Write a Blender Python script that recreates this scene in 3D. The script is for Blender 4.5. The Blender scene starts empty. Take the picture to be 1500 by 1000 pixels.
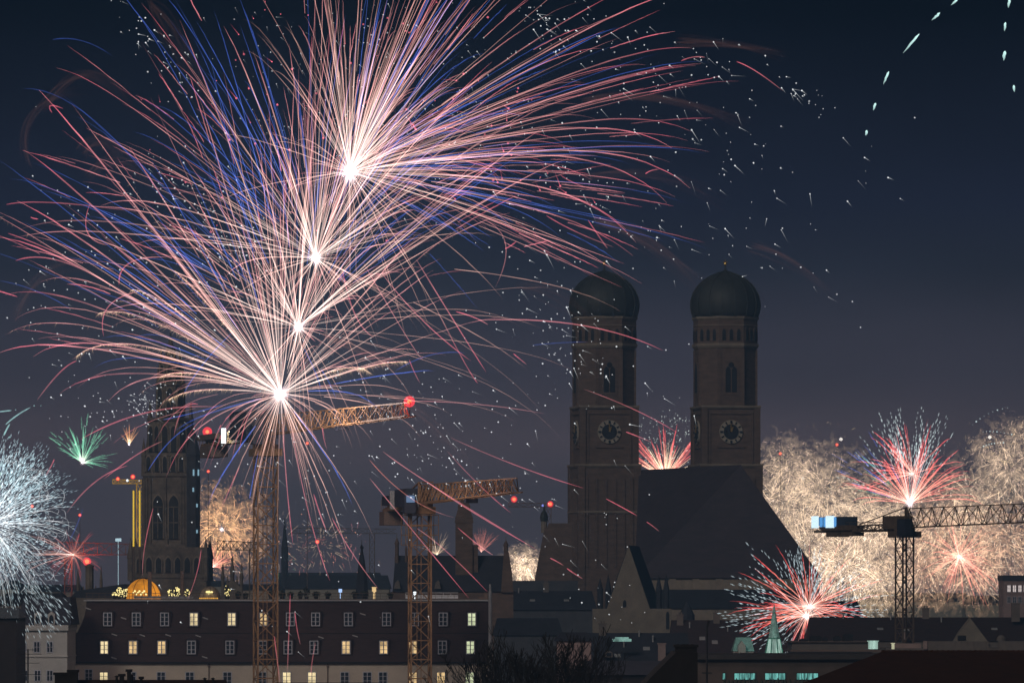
import bpy, math, random
import numpy as np
from mathutils import Vector, Matrix

random.seed(7)
rng = np.random.default_rng(7)
C = bpy.context.scene
COL = C.collection
R = math.radians

# ------------------------------------------------------------------ camera
K = 0.000126          # metres per photo pixel per metre of distance
ZC = 25.0             # camera height (a roof terrace)
HY = 860              # pixel row of the horizon
cam_d = bpy.data.cameras.new('camera')
cam = bpy.data.objects.new('camera', cam_d)
COL.objects.link(cam)
cam.location = (0, 0, ZC)
cam.rotation_euler = (R(90), 0, 0)
cam_d.sensor_width = 36
cam_d.lens = 36 / (1500 * K)
cam_d.shift_y = (HY - 500) / 1500
cam_d.clip_start = 1
cam_d.clip_end = 20000
C.camera = cam

# ------------------------------------------------------------------ night sky
W = bpy.data.worlds.new('World')
C.world = W
W.use_nodes = True
nt = W.node_tree
bg = nt.nodes['Background']
tc = nt.nodes.new('ShaderNodeTexCoord')
sep = nt.nodes.new('ShaderNodeSeparateXYZ')
rmp = nt.nodes.new('ShaderNodeValToRGB')
nt.links.new(tc.outputs['Generated'], sep.inputs[0])
nt.links.new(sep.outputs['Z'], rmp.inputs[0])
e = rmp.color_ramp.elements
e[0].position = 0.0
e[0].color = (.138, .100, .120, 1)
e[1].position = .30
e[1].color = (.0003, .001, .004, 1)
for p_, c_ in ((.0273, (.116, .086, .106)), (.0374, (.060, .052, .074)), (.058, (.019, .022, .038)), (.070, (.0105, .0135, .031)), (.105, (.0003, .002, .007))):
    n_ = e.new(p_)
    n_.color = (*c_, 1)
# slightly uneven city glow and thin drifting cloud
nzw = nt.nodes.new('ShaderNodeTexNoise'); nzw.inputs['Scale'].default_value = 22; nzw.inputs['Detail'].default_value = 5
mpw = nt.nodes.new('ShaderNodeMapping'); mpw.inputs['Scale'].default_value = (1, 1, 2.6); mpw.inputs['Rotation'].default_value = (0, R(18), 0)
mrw = nt.nodes.new('ShaderNodeMapRange'); mrw.inputs['From Min'].default_value = .3; mrw.inputs['From Max'].default_value = .7; mrw.inputs['To Min'].default_value = .91; mrw.inputs['To Max'].default_value = 1.09
vmw = nt.nodes.new('ShaderNodeVectorMath'); vmw.operation = 'SCALE'
nt.links.new(tc.outputs['Generated'], mpw.inputs[0]); nt.links.new(mpw.outputs[0], nzw.inputs['Vector']); nt.links.new(nzw.outputs['Fac'], mrw.inputs[0])
nt.links.new(rmp.outputs[0], vmw.inputs[0]); nt.links.new(mrw.outputs[0], vmw.inputs['Scale'])
nt.links.new(vmw.outputs[0], bg.inputs[0])
bg.inputs[1].default_value = 1.0

# city glow / moonlight from behind the camera
sun_d = bpy.data.lights.new('sun', 'SUN')
sun_d.energy = 0.56
sun_d.angle = R(12)
sun_d.color = (1.0, .92, .82)
sun = bpy.data.objects.new('sun', sun_d)
COL.objects.link(sun)
sun.rotation_euler = (R(62), 0, R(-24))

C.view_settings.view_transform = 'Standard'
C.view_settings.look = 'None'
C.view_settings.exposure = 0
C.view_settings.gamma = 1
C.cycles.use_denoising = True
C.cycles.max_bounces = 4
C.cycles.diffuse_bounces = 2
C.cycles.volume_bounces = 1
C.cycles.transparent_max_bounces = 64
C.cycles.sample_clamp_indirect = 1.0
C.cycles.use_light_tree = True

# ------------------------------------------------------------------ materials
MATS = {}

def mat(name, col, rough=.85, var=.3, scale=.6, bump=.15, stretch=(1, 1, 1), metal=0):
    if name in MATS: return MATS[name]
    m = bpy.data.materials.new(name)
    m.use_nodes = True
    t = m.node_tree
    b = t.nodes['Principled BSDF']
    tcn = t.nodes.new('ShaderNodeTexCoord')
    mp = t.nodes.new('ShaderNodeMapping')
    mp.inputs['Scale'].default_value = stretch
    nz = t.nodes.new('ShaderNodeTexNoise')
    nz.inputs['Scale'].default_value = scale
    nz.inputs['Detail'].default_value = 6
    nz.inputs['Roughness'].default_value = .65
    r_ = t.nodes.new('ShaderNodeValToRGB')
    r_.color_ramp.elements[0].position = .3
    r_.color_ramp.elements[1].position = .7
    r_.color_ramp.elements[0].color = (*[c * (1 - var) for c in col], 1)
    r_.color_ramp.elements[1].color = (*[min(1, c * (1 + var)) for c in col], 1)
    bp = t.nodes.new('ShaderNodeBump')
    bp.inputs['Strength'].default_value = bump
    t.links.new(tcn.outputs['Object'], mp.inputs[0])
    t.links.new(mp.outputs[0], nz.inputs['Vector'])
    t.links.new(nz.outputs['Fac'], r_.inputs[0])
    t.links.new(r_.outputs[0], b.inputs['Base Color'])
    t.links.new(nz.outputs['Fac'], bp.inputs['Height'])
    t.links.new(bp.outputs[0], b.inputs['Normal'])
    b.inputs['Roughness'].default_value = rough
    b.inputs['Metallic'].default_value = metal
    MATS[name] = m
    return m

def glow(name, col, strength=1.0, var=0, scale=1.0, stretch=(1, 1, 1), sample=False):
    if name in MATS: return MATS[name]
    m = bpy.data.materials.new(name)
    m.use_nodes = True
    t = m.node_tree
    t.nodes.clear()
    o = t.nodes.new('ShaderNodeOutputMaterial')
    em = t.nodes.new('ShaderNodeEmission')
    em.inputs[0].default_value = (*col, 1)
    em.inputs[1].default_value = strength
    t.links.new(em.outputs[0], o.inputs[0])
    if var:
        tcn = t.nodes.new('ShaderNodeTexCoord')
        mp = t.nodes.new('ShaderNodeMapping')
        mp.inputs['Scale'].default_value = stretch
        nz = t.nodes.new('ShaderNodeTexNoise')
        nz.inputs['Scale'].default_value = scale
        nz.inputs['Detail'].default_value = 3
        r_ = t.nodes.new('ShaderNodeValToRGB')
        r_.color_ramp.elements[0].position = .35
        r_.color_ramp.elements[1].position = .65
        r_.color_ramp.elements[0].color = (*[c * (1 - var) for c in col], 1)
        r_.color_ramp.elements[1].color = (*col, 1)
        t.links.new(tcn.outputs['Object'], mp.inputs[0])
        t.links.new(mp.outputs[0], nz.inputs['Vector'])
        t.links.new(nz.outputs['Fac'], r_.inputs[0])
        t.links.new(r_.outputs[0], em.inputs[0])
    try:
        m.cycles.emission_sampling = 'AUTO' if sample else 'NONE'
    except Exception:
        pass
    MATS[name] = m
    return m

def spark_mat():
    m = bpy.data.materials.new('burning_sparks')
    m.use_nodes = True
    t = m.node_tree
    t.nodes.clear()
    o = t.nodes.new('ShaderNodeOutputMaterial')
    em = t.nodes.new('ShaderNodeEmission')
    a = t.nodes.new('ShaderNodeAttribute')
    a.attribute_name = 'burn'
    t.links.new(a.outputs['Color'], em.inputs[0])
    em.inputs[1].default_value = .46
    tr = t.nodes.new('ShaderNodeBsdfTransparent'); ad = t.nodes.new('ShaderNodeAddShader')   # flames add to what lies behind
    t.links.new(em.outputs[0], ad.inputs[0]); t.links.new(tr.outputs[0], ad.inputs[1]); t.links.new(ad.outputs[0], o.inputs[0])
    try:
        m.cycles.emission_sampling = 'NONE'
    except Exception:
        pass
    return m
SPARK = spark_mat()

def glass_mat(name, col):
    m = mat(name, col, rough=.15, var=.3, scale=.3, bump=0)
    return m

M_CREAM = mat('cream_render', (.62, .53, .43), var=.12, scale=.35)
M_PALE = mat('pale_render', (.55, .53, .50), var=.12, scale=.35)
M_TILE = mat('dark_red_roof_tile', (.056, .031, .029), var=.35, scale=.8, stretch=(1, 1, 6))
M_SLATE = mat('slate_roof', (.045, .045, .060), var=.3, scale=.5)
M_NAVE = mat('church_roof_tile', (.074, .055, .068), var=.25, scale=.25, stretch=(1, 1, 4))
M_BRICK = mat('church_brick', (.195, .130, .103), var=.3, scale=.45, stretch=(1, 1, 3))
M_STONE = mat('church_stone', (.36, .29, .23), var=.25, scale=.5)
M_COPPER = mat('aged_copper', (.054, .058, .056), var=.5, scale=.5, stretch=(1, 1, .12), rough=.6)
M_GOLD = mat('gilded_metal', (.65, .42, .12), var=.15, rough=.35, metal=.6)
M_GOTHIC = mat('gothic_limestone', (.24, .19, .15), var=.4, scale=.7)
M_RECESS = mat('dark_recess', (.025, .025, .032), var=.3, scale=.5)  # dark colour stands for shade in openings and niches; also colours clock faces
M_WHITE = mat('white_window_frame', (.52, .54, .60), var=.08)
M_GLASS = glass_mat('dark_window_glass', (.03, .034, .045))
M_STEEL = mat('yellow_crane_steel', (.30, .17, .08), var=.35, scale=1.2, rough=.6)
M_GREYST = mat('dark_crane_steel', (.16, .11, .08), var=.3, scale=1.0, rough=.6)
M_CONC = mat('concrete_ballast', (.22, .15, .12), var=.2, scale=1.0)
M_BLACKM = mat('dark_machinery', (.035, .04, .06), var=.3, rough=.5)
M_BARK = mat('dark_bark', (.030, .023, .020), var=.4, scale=3)
M_LEAF = mat('dark_foliage', (.04, .05, .035), var=.5, scale=2)
M_FORE = mat('dark_brown_roof_tile', (.055, .020, .012), var=.3, scale=.9, stretch=(1, 1, 5))
M_BLACK = mat('dark_masonry', (.022, .016, .016), var=.3, scale=1)  # one near-black base colour for walls, chimneys, pots and frames
M_GREY = mat('grey_plaster', (.20, .165, .145), var=.2, scale=.4)
M_BLUEW = mat('blue_grey_facade', (.095, .095, .11), var=.25, scale=.4)
M_PINKG = mat('pinkish_plaster', (.36, .26, .24), var=.25, scale=.35)
M_TAN = mat('tan_gable_plaster', (.30, .25, .20), var=.2, scale=.4)
M_METAL = mat('grey_metal', (.42, .42, .43), var=.15, rough=.45)
M_DISTANT = mat('distant_plaster', (.42, .38, .30), var=.2, scale=.2)
M_GROUND = mat('ground_asphalt', (.05, .05, .05), var=.3, scale=.05)
M_PATINA = mat('green_copper_patina', (.12, .30, .24), var=.4, scale=1.2)
G_WARM = glow('lit_room_warm', (1.25, 1.0, .55), 1, var=.5, scale=.9)
G_WARM2 = glow('lit_room_amber', (1.15, .78, .36), 1, var=.6, scale=.9)
G_GREEN = glow('lit_room_greenish', (.86, .95, .58), 1, var=.55, scale=.9)
G_TEAL = glow('lit_room_teal', (.22, .66, .60), 1, var=.8, scale=1.3, stretch=(2.5, 1, .35))
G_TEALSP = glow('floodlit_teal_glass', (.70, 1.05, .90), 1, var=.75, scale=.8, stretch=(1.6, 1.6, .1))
G_WHITE = glow('lamp_white', (1.0, 1.1, 1.15), 1.6)
G_BLUE = glow('lamp_blue', (.12, .40, .85), 1)
G_RED = glow('lamp_red', (1.6, .045, .03), 1.6)
G_RHOT = glow('lamp_red_core', (1.6, .30, .12), 1.6)
def red_halo():  # emissive see-through shell imitates the glow around each red lamp
    m = glow('beacon_red_halo', (1.2, .02, .03), .42)
    t = m.node_tree; tr = t.nodes.new('ShaderNodeBsdfTransparent'); ad = t.nodes.new('ShaderNodeAddShader')
    em = [q for q in t.nodes if q.type == 'EMISSION'][0]; o = [q for q in t.nodes if q.type == 'OUTPUT_MATERIAL'][0]
    t.links.new(em.outputs[0], ad.inputs[0]); t.links.new(tr.outputs[0], ad.inputs[1]); t.links.new(ad.outputs[0], o.inputs[0])
    return m
G_RHALO = red_halo()
G_ORANGE = glow('lit_orange_fabric', (1.0, .36, .030), .95, var=.55, scale=.45)
G_FAIRY = glow('fairy_light', (1.3, 1.05, .42), 1.2)
G_YEL = glow('lamp_yellow', (.95, .62, .06), 1)
G_HOT = glow('white_hot_flash', (1.5, 1.45, 1.45), 2.0)

# ------------------------------------------------------------------ mesh helpers
def P(px, py, D):
    return Vector(((px - 750) * K * D, D, ZC + (HY - py) * K * D))

def X(px, D): return (px - 750) * K * D
def Z(py, D): return ZC + (HY - py) * K * D

class MB:
    def __init__(s):
        s.v = []; s.f = []; s.mi = []; s.cur = 0
    def face(s, pts):
        n = len(s.v); s.v += [tuple(p) for p in pts]
        s.f.append(tuple(range(n, n + len(pts)))); s.mi.append(s.cur)
    def add(s, vs, fs):
        n = len(s.v); s.v += [tuple(p) for p in vs]
        for f in fs:
            s.f.append(tuple(i + n for i in f)); s.mi.append(s.cur)
    def box(s, x0, x1, y0, y1, z0, z1):
        s.add([(x0, y0, z0), (x1, y0, z0), (x1, y1, z0), (x0, y1, z0), (x0, y0, z1), (x1, y0, z1), (x1, y1, z1), (x0, y1, z1)],
              [(0, 3, 2, 1), (4, 5, 6, 7), (0, 1, 5, 4), (1, 2, 6, 5), (2, 3, 7, 6), (3, 0, 4, 7)])
    def bar(s, a, b, t, t2=None):
        a = Vector(a); b = Vector(b); d = (b - a)
        if d.length < 1e-6: return
        d.normalize()
        u = d.cross(Vector((0, 0, 1)))
        if u.length < 1e-3: u = Vector((1, 0, 0))
        u.normalize(); w = d.cross(u)
        t2 = t if t2 is None else t2
        h = t / 2; h2 = t2 / 2
        vs = [a + u * h + w * h, a - u * h + w * h, a - u * h - w * h, a + u * h - w * h,
              b + u * h2 + w * h2, b - u * h2 + w * h2, b - u * h2 - w * h2, b + u * h2 - w * h2]
        s.add(vs, [(0, 1, 2, 3), (7, 6, 5, 4), (0, 4, 5, 1), (1, 5, 6, 2), (2, 6, 7, 3), (3, 7, 4, 0)])
    def prism(s, poly, y0, y1):          # polygon in XZ, extruded along y
        n = len(poly)
        vs = [(p[0], y0, p[1]) for p in poly] + [(p[0], y1, p[1]) for p in poly]
        s.add(vs, [tuple(range(n)), tuple(range(2 * n - 1, n - 1, -1))] + [(i, i + n, (i + 1) % n + n, (i + 1) % n) for i in range(n)])
    def lathe(s, prof, cx=0, cy=0, n=24, a0=0, cap=True):   # prof: list of (r, z), bottom to top
        vs = []
        for r, z in prof:
            for i in range(n):
                a = a0 + 2 * math.pi * i / n
                vs.append((cx + r * math.cos(a), cy + r * math.sin(a), z))
        fs = []
        for k in range(len(prof) - 1):
            for i in range(n):
                j = (i + 1) % n
                fs.append((k * n + i, k * n + j, (k + 1) * n + j, (k + 1) * n + i))
        if cap:
            fs.append(tuple(range(n - 1, -1, -1)))
            m = (len(prof) - 1) * n
            fs.append(tuple(range(m, m + n)))
        s.add(vs, fs)
    def ball(s, c, r, n=8):
        prof = [(r * math.sin(math.pi * k / 6) + .001, c[2] - r * math.cos(math.pi * k / 6)) for k in range(7)]
        s.lathe(prof, c[0], c[1], n)

ORG = {}

def obj(name, mb, mats, parent=None, loc=None, rotz=0, smooth=False):
    """link the mesh as ONE object; world coordinates unless the parent is local"""
    me = bpy.data.meshes.new(name)
    org = Vector(ORG.get(parent, (0, 0, 0))) if loc is None else Vector((0, 0, 0))
    me.from_pydata([(v[0] - org[0], v[1] - org[1], v[2] - org[2]) for v in mb.v], [], mb.f)
    if not isinstance(mats, (list, tuple)): mats = [mats]
    for m in mats: me.materials.append(m)
    if len(mats) > 1: me.polygons.foreach_set('material_index', mb.mi)
    if smooth: me.polygons.foreach_set('use_smooth', [True] * len(me.polygons))
    me.update()
    o = bpy.data.objects.new(name, me)
    COL.objects.link(o)
    if parent is not None: o.parent = bpy.data.objects[parent]
    ORG[o.name] = org
    if loc is not None:
        o.location = loc; o.rotation_euler = (0, 0, rotz); ORG[o.name] = (0, 0, 0)
    return o.name

def tag(n, label, cat, group=None, kind=None):
    o = bpy.data.objects[n]
    if label: o['label'] = label
    if cat: o['category'] = cat
    if group: o['group'] = group
    if kind: o['kind'] = kind
    return n

def thing(name, label, cat, loc=(0, 0, 0), rotz=0, group=None, local=False):
    o = bpy.data.objects.new(name, None)
    o.empty_display_size = 1
    COL.objects.link(o)
    o.location = loc; o.rotation_euler = (0, 0, rotz)
    ORG[o.name] = (0, 0, 0) if local else tuple(loc)
    return tag(o.name, label, cat, group)

def lamp(name, loc, power, col, parent=None, radius=.4):
    l = bpy.data.lights.new(name, 'POINT')
    l.energy = power; l.color = col; l.shadow_soft_size = radius
    o = bpy.data.objects.new(name, l)
    COL.objects.link(o)
    if parent is not None:
        o.parent = bpy.data.objects[parent]
        g = ORG.get(parent, (0, 0, 0))
        o.location = Vector(loc) - Vector(g)
    else:
        o.location = loc

# ------------------------------------------------------------------ setting
g = MB(); g.face([(-2400, -150, 0), (2400, -150, 0), (2400, 4800, 0), (-2400, 4800, 0)])
tag(obj('ground', g, M_GROUND), None, None, kind='structure')

def arch(cx, z0, w, h, n=6):           # pointed arch polygon in XZ
    zs = z0 + h - w * .9
    pts = [(cx - w / 2, z0), (cx + w / 2, z0)]
    for k in range(n + 1):
        a = (k / n) * 1.05
        pts.append((cx + w / 2 - w * (1 - math.cos(a)), zs + w * .9 / .8674 * math.sin(a)))
    for k in range(n - 1, -1, -1):
        a = (k / n) * 1.05
        pts.append((cx - w / 2 + w * (1 - math.cos(a)), zs + w * .9 / .8674 * math.sin(a)))
    return pts

# window with frame (part) and pane (sub-part); px,py centre in the photo, on a wall at depth D
def window(parent, px, py, w, h, D, pane=None, cols=2, rows=3, frame=None, name='window', bar=.075, proud=.10):
    s = K * D
    cx = X(px, D); cz = Z(py, D); hw = w * s / 2; hh = h * s / 2
    m = MB(); b = bar
    y0, y1 = D - proud, D - .003
    m.box(cx - hw, cx - hw + b * 1.5, y0, y1, cz - hh, cz + hh)
    m.box(cx + hw - b * 1.5, cx + hw, y0, y1, cz - hh, cz + hh)
    m.box(cx - hw + b * 1.5, cx + hw - b * 1.5, y0, y1, cz + hh - b * 1.5, cz + hh)
    m.box(cx - hw + b * 1.5, cx + hw - b * 1.5, y0, y1, cz - hh, cz - hh + b * 1.5)
    for k in range(1, cols):
        x = cx - hw + 2 * hw * k / cols
        m.box(x - b * .7, x + b * .7, y0 + .01, y1, cz - hh + b * 1.5, cz + hh - b * 1.5)
    for k in range(1, rows):
        z = cz - hh + 2 * hh * k / rows
        m.box(cx - hw + b * 1.5, cx + hw - b * 1.5, y0 + .02, y1, z - b * .4, z + b * .4)
    o = obj(name, m, frame or M_WHITE, parent)
    p = MB(); p.box(cx - hw + .03, cx + hw - .03, y1 - .04, y1 - .006, cz - hh + .03, cz + hh - .03)
    obj('pane', p, pane or M_GLASS, o)
    return o

# house: px corners in the photo, real depth, walls down to the ground
def house(name, label, cat, x0, x1, ye, yr, D, depth, wall, roof, hip0=0, hip1=0, group=None, windows=(), flat=False, pane=None, frame=None, over=.4):
    ax, bx = X(x0, D), X(x1, D); ze = Z(ye, D)
    t = thing(name, label, cat, ((ax + bx) / 2, D, 0), 0, group)
    m = MB(); m.box(ax, bx, D, D + depth, 0, ze)
    obj('wall', m, wall, t)
    r = MB()
    if flat:
        zr = Z(yr, D)
        r.box(ax - .25, bx + .25, D - .25, D + depth + .25, ze + .004, max(zr, ze + .3))
    else:
        s = K * D; zr = Z(yr, D); z0 = ze + .004; o = over
        a, b, c, d = (ax - o, D - o, z0), (bx + o, D - o, z0), (bx + o, D + depth + o, z0), (ax - o, D + depth + o, z0)
        e_, f_ = (ax + hip0 * s, D + depth / 2, zr), (bx - hip1 * s, D + depth / 2, zr)
        r.add([a, b, c, d, e_, f_], [(0, 1, 5, 4), (2, 3, 4, 5), (1, 2, 5), (3, 0, 4), (0, 3, 2, 1)])
    obj('roof', r, roof, t)
    for w in windows: window(t, *w, D=D, frame=frame)
    return t

def chimney(t, px0, px1, py0, py1, D, m=None):
    b = MB(); w = X(px1, D) - X(px0, D)
    b.box(X(px0, D), X(px1, D), D, D + max(.6, w * .7), Z(py1, D), Z(py0, D))
    b.box(X(px0, D) - .1, X(px1, D) + .1, D - .1, D + max(.6, w * .7) + .1, Z(py0, D) + .003, Z(py0, D) + .18)
    obj('chimney', b, m or M_BLACK, t)

# ------------------------------------------------------------------ cathedral
DC = 1195
sC = K * DC

def church_tower(root, cx_px, D, yaw):
    cx = X(cx_px, D); s = K * D
    Hh = lambda py: Z(py, D)
    m = MB()
    def sq(hw, z0, z1, n=4, a0=math.pi / 4):
        f = 1 / math.cos(math.pi / n)
        m.lathe([(hw * f, z0), (hw * f, z1)], n=n, a0=a0)
    sq(44.5 * s, 0, Hh(681)); sq(41.2 * s, Hh(681), Hh(596))
    oct0 = math.pi / 8
    sq(43 * s, Hh(596), Hh(509), 8, oct0); sq(44.5 * s, Hh(502), Hh(464), 8, oct0)
    # corner buttresses of the square storeys
    for sx in (-1, 1):
        for sy in (-1, 1):
            x = sx * 39.4 * s; y = sy * 39.4 * s; w = 4.4 * s
            m.box(x - w, x + w, y - w, y + w, Hh(681) + .003, Hh(597))
            x = sx * 41.8 * s; y = sy * 41.8 * s; w = 5.0 * s
            m.box(x - w, x + w, y - w, y + w, 0, Hh(682))
    # diagonal piers and corner strips of the octagon
    for k in range(8):
        a = oct0 + k * math.pi / 4
        r_ = 45.2 * s
        m.bar((r_ * math.cos(a), r_ * math.sin(a), Hh(594)), (r_ * math.cos(a), r_ * math.sin(a), Hh(510)), 5 * s)
    # blind panel mouldings on the four faces
    for k in range(4):
        Rm = Matrix.Rotation(k * math.pi / 2, 3, 'Z')
        for (x0, x1, y0, y1) in ((-33, -30.5, 678, 606), (30.5, 33, 678, 606), (-33, 33, 606, 602), (-20, 20, 655.5, 653)):
            q = MB(); q.box(x0 * s, x1 * s, -41.2 * s - .3, -41.2 * s + .1, Hh(y0), Hh(y1))
            m.add([Rm @ Vector(v) for v in q.v], q.f)
        for (x0, x1) in ((-35, -32), (-21, -18), (-7, -4), (7, 10), (20, 23), (32, 35)):
            q = MB(); q.box(x0 * s, x1 * s, -44.5 * s - .3, -44.5 * s + .1, Hh(830), Hh(700))
            m.add([Rm @ Vector(v) for v in q.v], q.f)
    tw = obj('tower', m, M_BRICK, root, loc=(cx - ORG[root][0], D + 50 * s - ORG[root][1], 0), rotz=yaw)
    # cornices
    for (hw, y0, y1, n, a0) in ((46.3, 509, 502, 8, oct0), (46.6, 468, 462.6, 8, oct0), (45.5, 477, 475, 8, oct0), (44.8, 598, 593.5, 4, math.pi / 4), (47.6, 684, 679, 4, math.pi / 4), (47.2, 752, 748, 4, math.pi / 4)):
        f = 1 / math.cos(math.pi / n); c = MB()
        c.lathe([(hw * s * f - .35, Hh(y0) + .01), (hw * s * f, (Hh(y0) + Hh(y1)) / 2), (hw * s * f, Hh(y1) + .02)], n=n, a0=a0)
        obj('cornice', c, M_STONE, tw)
    # dome
    prof = [(47.5, 462.5), (49.8, 456), (51.4, 447), (51.2, 441), (49.6, 432), (46.2, 424), (40.5, 415.5), (33, 408.5), (24, 402.5), (14, 398), (6, 395.4), (2.4, 393)]
    d = MB(); n = 48
    d.lathe([(r_ * s, Hh(y)) for r_, y in prof], n=n)
    o = obj('dome', d, M_COPPER, tw, smooth=True)
    rb = MB()
    for k in range(16):
        a = 2 * math.pi * k / 16 + .1
        for (r0, y0), (r1, y1) in zip(prof[:-2], prof[1:-1]):
            rb.bar(((r0 + .2) * s * math.cos(a), (r0 + .2) * s * math.sin(a), Hh(y0)), ((r1 + .2) * s * math.cos(a), (r1 + .2) * s * math.sin(a), Hh(y1)), .28)
    obj('dome_seam', rb, M_COPPER, tw)
    # finial
    fn = MB(); fn.lathe([(2.2 * s, Hh(393.5)), (1.0 * s, Hh(389)), (.9 * s, Hh(385))], n=8)
    fn.cur = 1
    fn.ball((0, 0, Hh(383.6)), 2.6 * s)
    fn.box(-.5 * s, .5 * s, -.5 * s, .5 * s, Hh(381.5), Hh(377.5)); fn.box(-3.2 * s, 3.2 * s, -.4 * s, .4 * s, Hh(381.8), Hh(380.4))
    obj('finial', fn, [M_COPPER, M_GOLD], tw)
    # lancet windows on the four faces of the octagon
    for k in range(4):
        Rm = Matrix.Rotation(k * math.pi / 2, 3, 'Z')
        def put(nm, polys, y0, y1, mt):
            q = MB()
            for p_ in polys: q.prism(p_, y0, y1)
            q.v = [tuple(Rm @ Vector(v)) for v in q.v]
            return obj(nm, q, mt, tw)
        yb = -43 * s
        put('window_surround', [arch(0, Hh(578), 24 * s, 50 * s)], yb - .15, yb + .3, M_BRICK)
        put('lancet_window', [arch(-4.6 * s, Hh(574), 7.6 * s, 38 * s), arch(4.6 * s, Hh(574), 7.6 * s, 38 * s), [(4.2 * s * math.cos(t_), Hh(534) + 4.2 * s * math.sin(t_)) for t_ in np.linspace(0, 6.0, 12)]], yb - .24, yb - .1, M_RECESS)
        # clock
        yc = -41.2 * s
        cz = Hh(632)
        circ = lambda r_, n_=28: [(r_ * math.cos(t_), cz + r_ * math.sin(t_)) for t_ in np.linspace(0, 2 * math.pi, n_, endpoint=False)]
        put('clock_ring', [circ(17.3 * s)], yc - .34, yc + .2, mat('pale_clock_dial', (.50, .44, .36), var=.15))
        put('clock_face', [circ(11.2 * s)], yc - .42, yc - .3, M_RECESS)
        q = MB()
        for h_ in range(12):
            a = h_ * math.pi / 6
            u = Vector((math.sin(a), 0, math.cos(a)))
            c0 = Vector((0, yc - .40, cz))
            q.bar(c0 + u * 12.4 * s, c0 + u * 16.4 * s, 2.6 * s if h_ % 3 == 0 else 1.7 * s)
        q.v = [tuple(Rm @ Vector(v)) for v in q.v]
        obj('clock_numeral', q, M_RECESS, tw)
        q = MB(); c0 = Vector((0, yc - .5, cz))
        q.bar(c0, c0 + Vector((math.sin(-.04), 0, math.cos(-.04))) * 12 * s, 1.9 * s, .8 * s)
        q.bar(c0, c0 + Vector((math.sin(.35), 0, math.cos(.35))) * 8 * s, 2.4 * s, 1.2 * s)
        q.v = [tuple(Rm @ Vector(v)) for v in q.v]
        obj('clock_hand', q, M_GOLD, tw)
    # row of small belfry openings on the eight sides
    for k in range(8):
        Rm = Matrix.Rotation(k * math.pi / 4, 3, 'Z')
        for x in (-11, 0, 11):
            q = MB(); c2 = MB()
            for (tgt, wd, hh, pr) in ((c2, 8.4, 21, .12), (q, 5.2, 17, .22)):
                r1 = MB(); r1.prism(arch(x * s, Hh(498), wd * s, hh * s, 4), -44.5 * s - pr, -44.5 * s + .2)
                tgt.add([Rm @ Vector(v) for v in r1.v], r1.f)
            obj('belfry_surround', c2, M_BRICK, tw)
            obj('belfry_opening', q, M_RECESS, tw)

cath = thing('cathedral', 'brick cathedral with two dark onion-domed clock towers and a steep dark roof', 'church', (X(985, DC), DC, 0))
church_tower(cath, 886, DC, R(9))
church_tower(cath, 1064.5, DC, R(9))
# nave: walls, steep roof hipped towards the viewer
def PP(px, py, D): return tuple(P(px, py, D))
zE = Z(846, 1130)
fr, fl = (X(1198, 1128), 1128), (X(933, 1150), 1150)
bl, br = (X(938, 1205), 1205), (X(1140, 1215), 1215)
nw = MB()
b4 = [fl, fr, br, bl]
nw.add([(x, y, 0) for x, y in b4] + [(x, y, zE) for x, y in b4], [(0, 1, 5, 4), (1, 2, 6, 5), (2, 3, 7, 6), (3, 0, 4, 7), (4, 5, 6, 7)])
obj('nave_wall', nw, M_STONE, cath)
nr = MB()
R0 = P(936, 688, 1200); R1 = P(1085, 688, 1150); R1.z = R0.z
R0 = tuple(R0); R1 = tuple(R1)
o4 = [(fl[0] - .5, fl[1] - .8, zE + .01), (fr[0] + .8, fr[1] - .8, zE + .01), (br[0] + .8, br[1] + .5, zE + .01), (bl[0] - .5, bl[1] + .5, zE + .01)]
nr.add(o4 + [R0, R1], [(0, 1, 5, 4), (1, 2, 5), (2, 3, 4, 5), (3, 0, 4), (0, 3, 2, 1)])
obj('nave_roof', nr, M_NAVE, cath)
# aisle: lean-to roof and wall in front of the nave
ai = MB(); ya, yb_ = 1108, 1128
ai.box(X(972, ya), X(1206, ya), ya, yb_ - .9, 0, Z(891, ya))
obj('aisle_wall', ai, M_STONE, cath)
al = MB()
al.add([(X(972, ya), ya - .5, Z(890.5, ya)), (X(1207, ya), ya - .5, Z(890.5, ya)), (X(1207, ya), yb_ - .85, Z(863, yb_)), (X(972, ya), yb_ - .85, Z(863, yb_)),
        (X(972, ya), yb_ - .85, Z(890.5, ya)), (X(1207, ya), yb_ - .85, Z(890.5, ya))], [(0, 1, 2, 3), (1, 5, 2), (0, 3, 4), (4, 3, 2, 5), (0, 4, 5, 1)])
obj('aisle_roof', al, M_SLATE, cath)
for px in range(985, 1200, 34):
    for_ = MB(); for_.box(X(px, 1128) - .7, X(px, 1128) + .7, 1126.2, 1127.18, Z(862, 1128), Z(847.5, 1128))
    obj('buttress', for_, M_STONE, cath)

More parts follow.
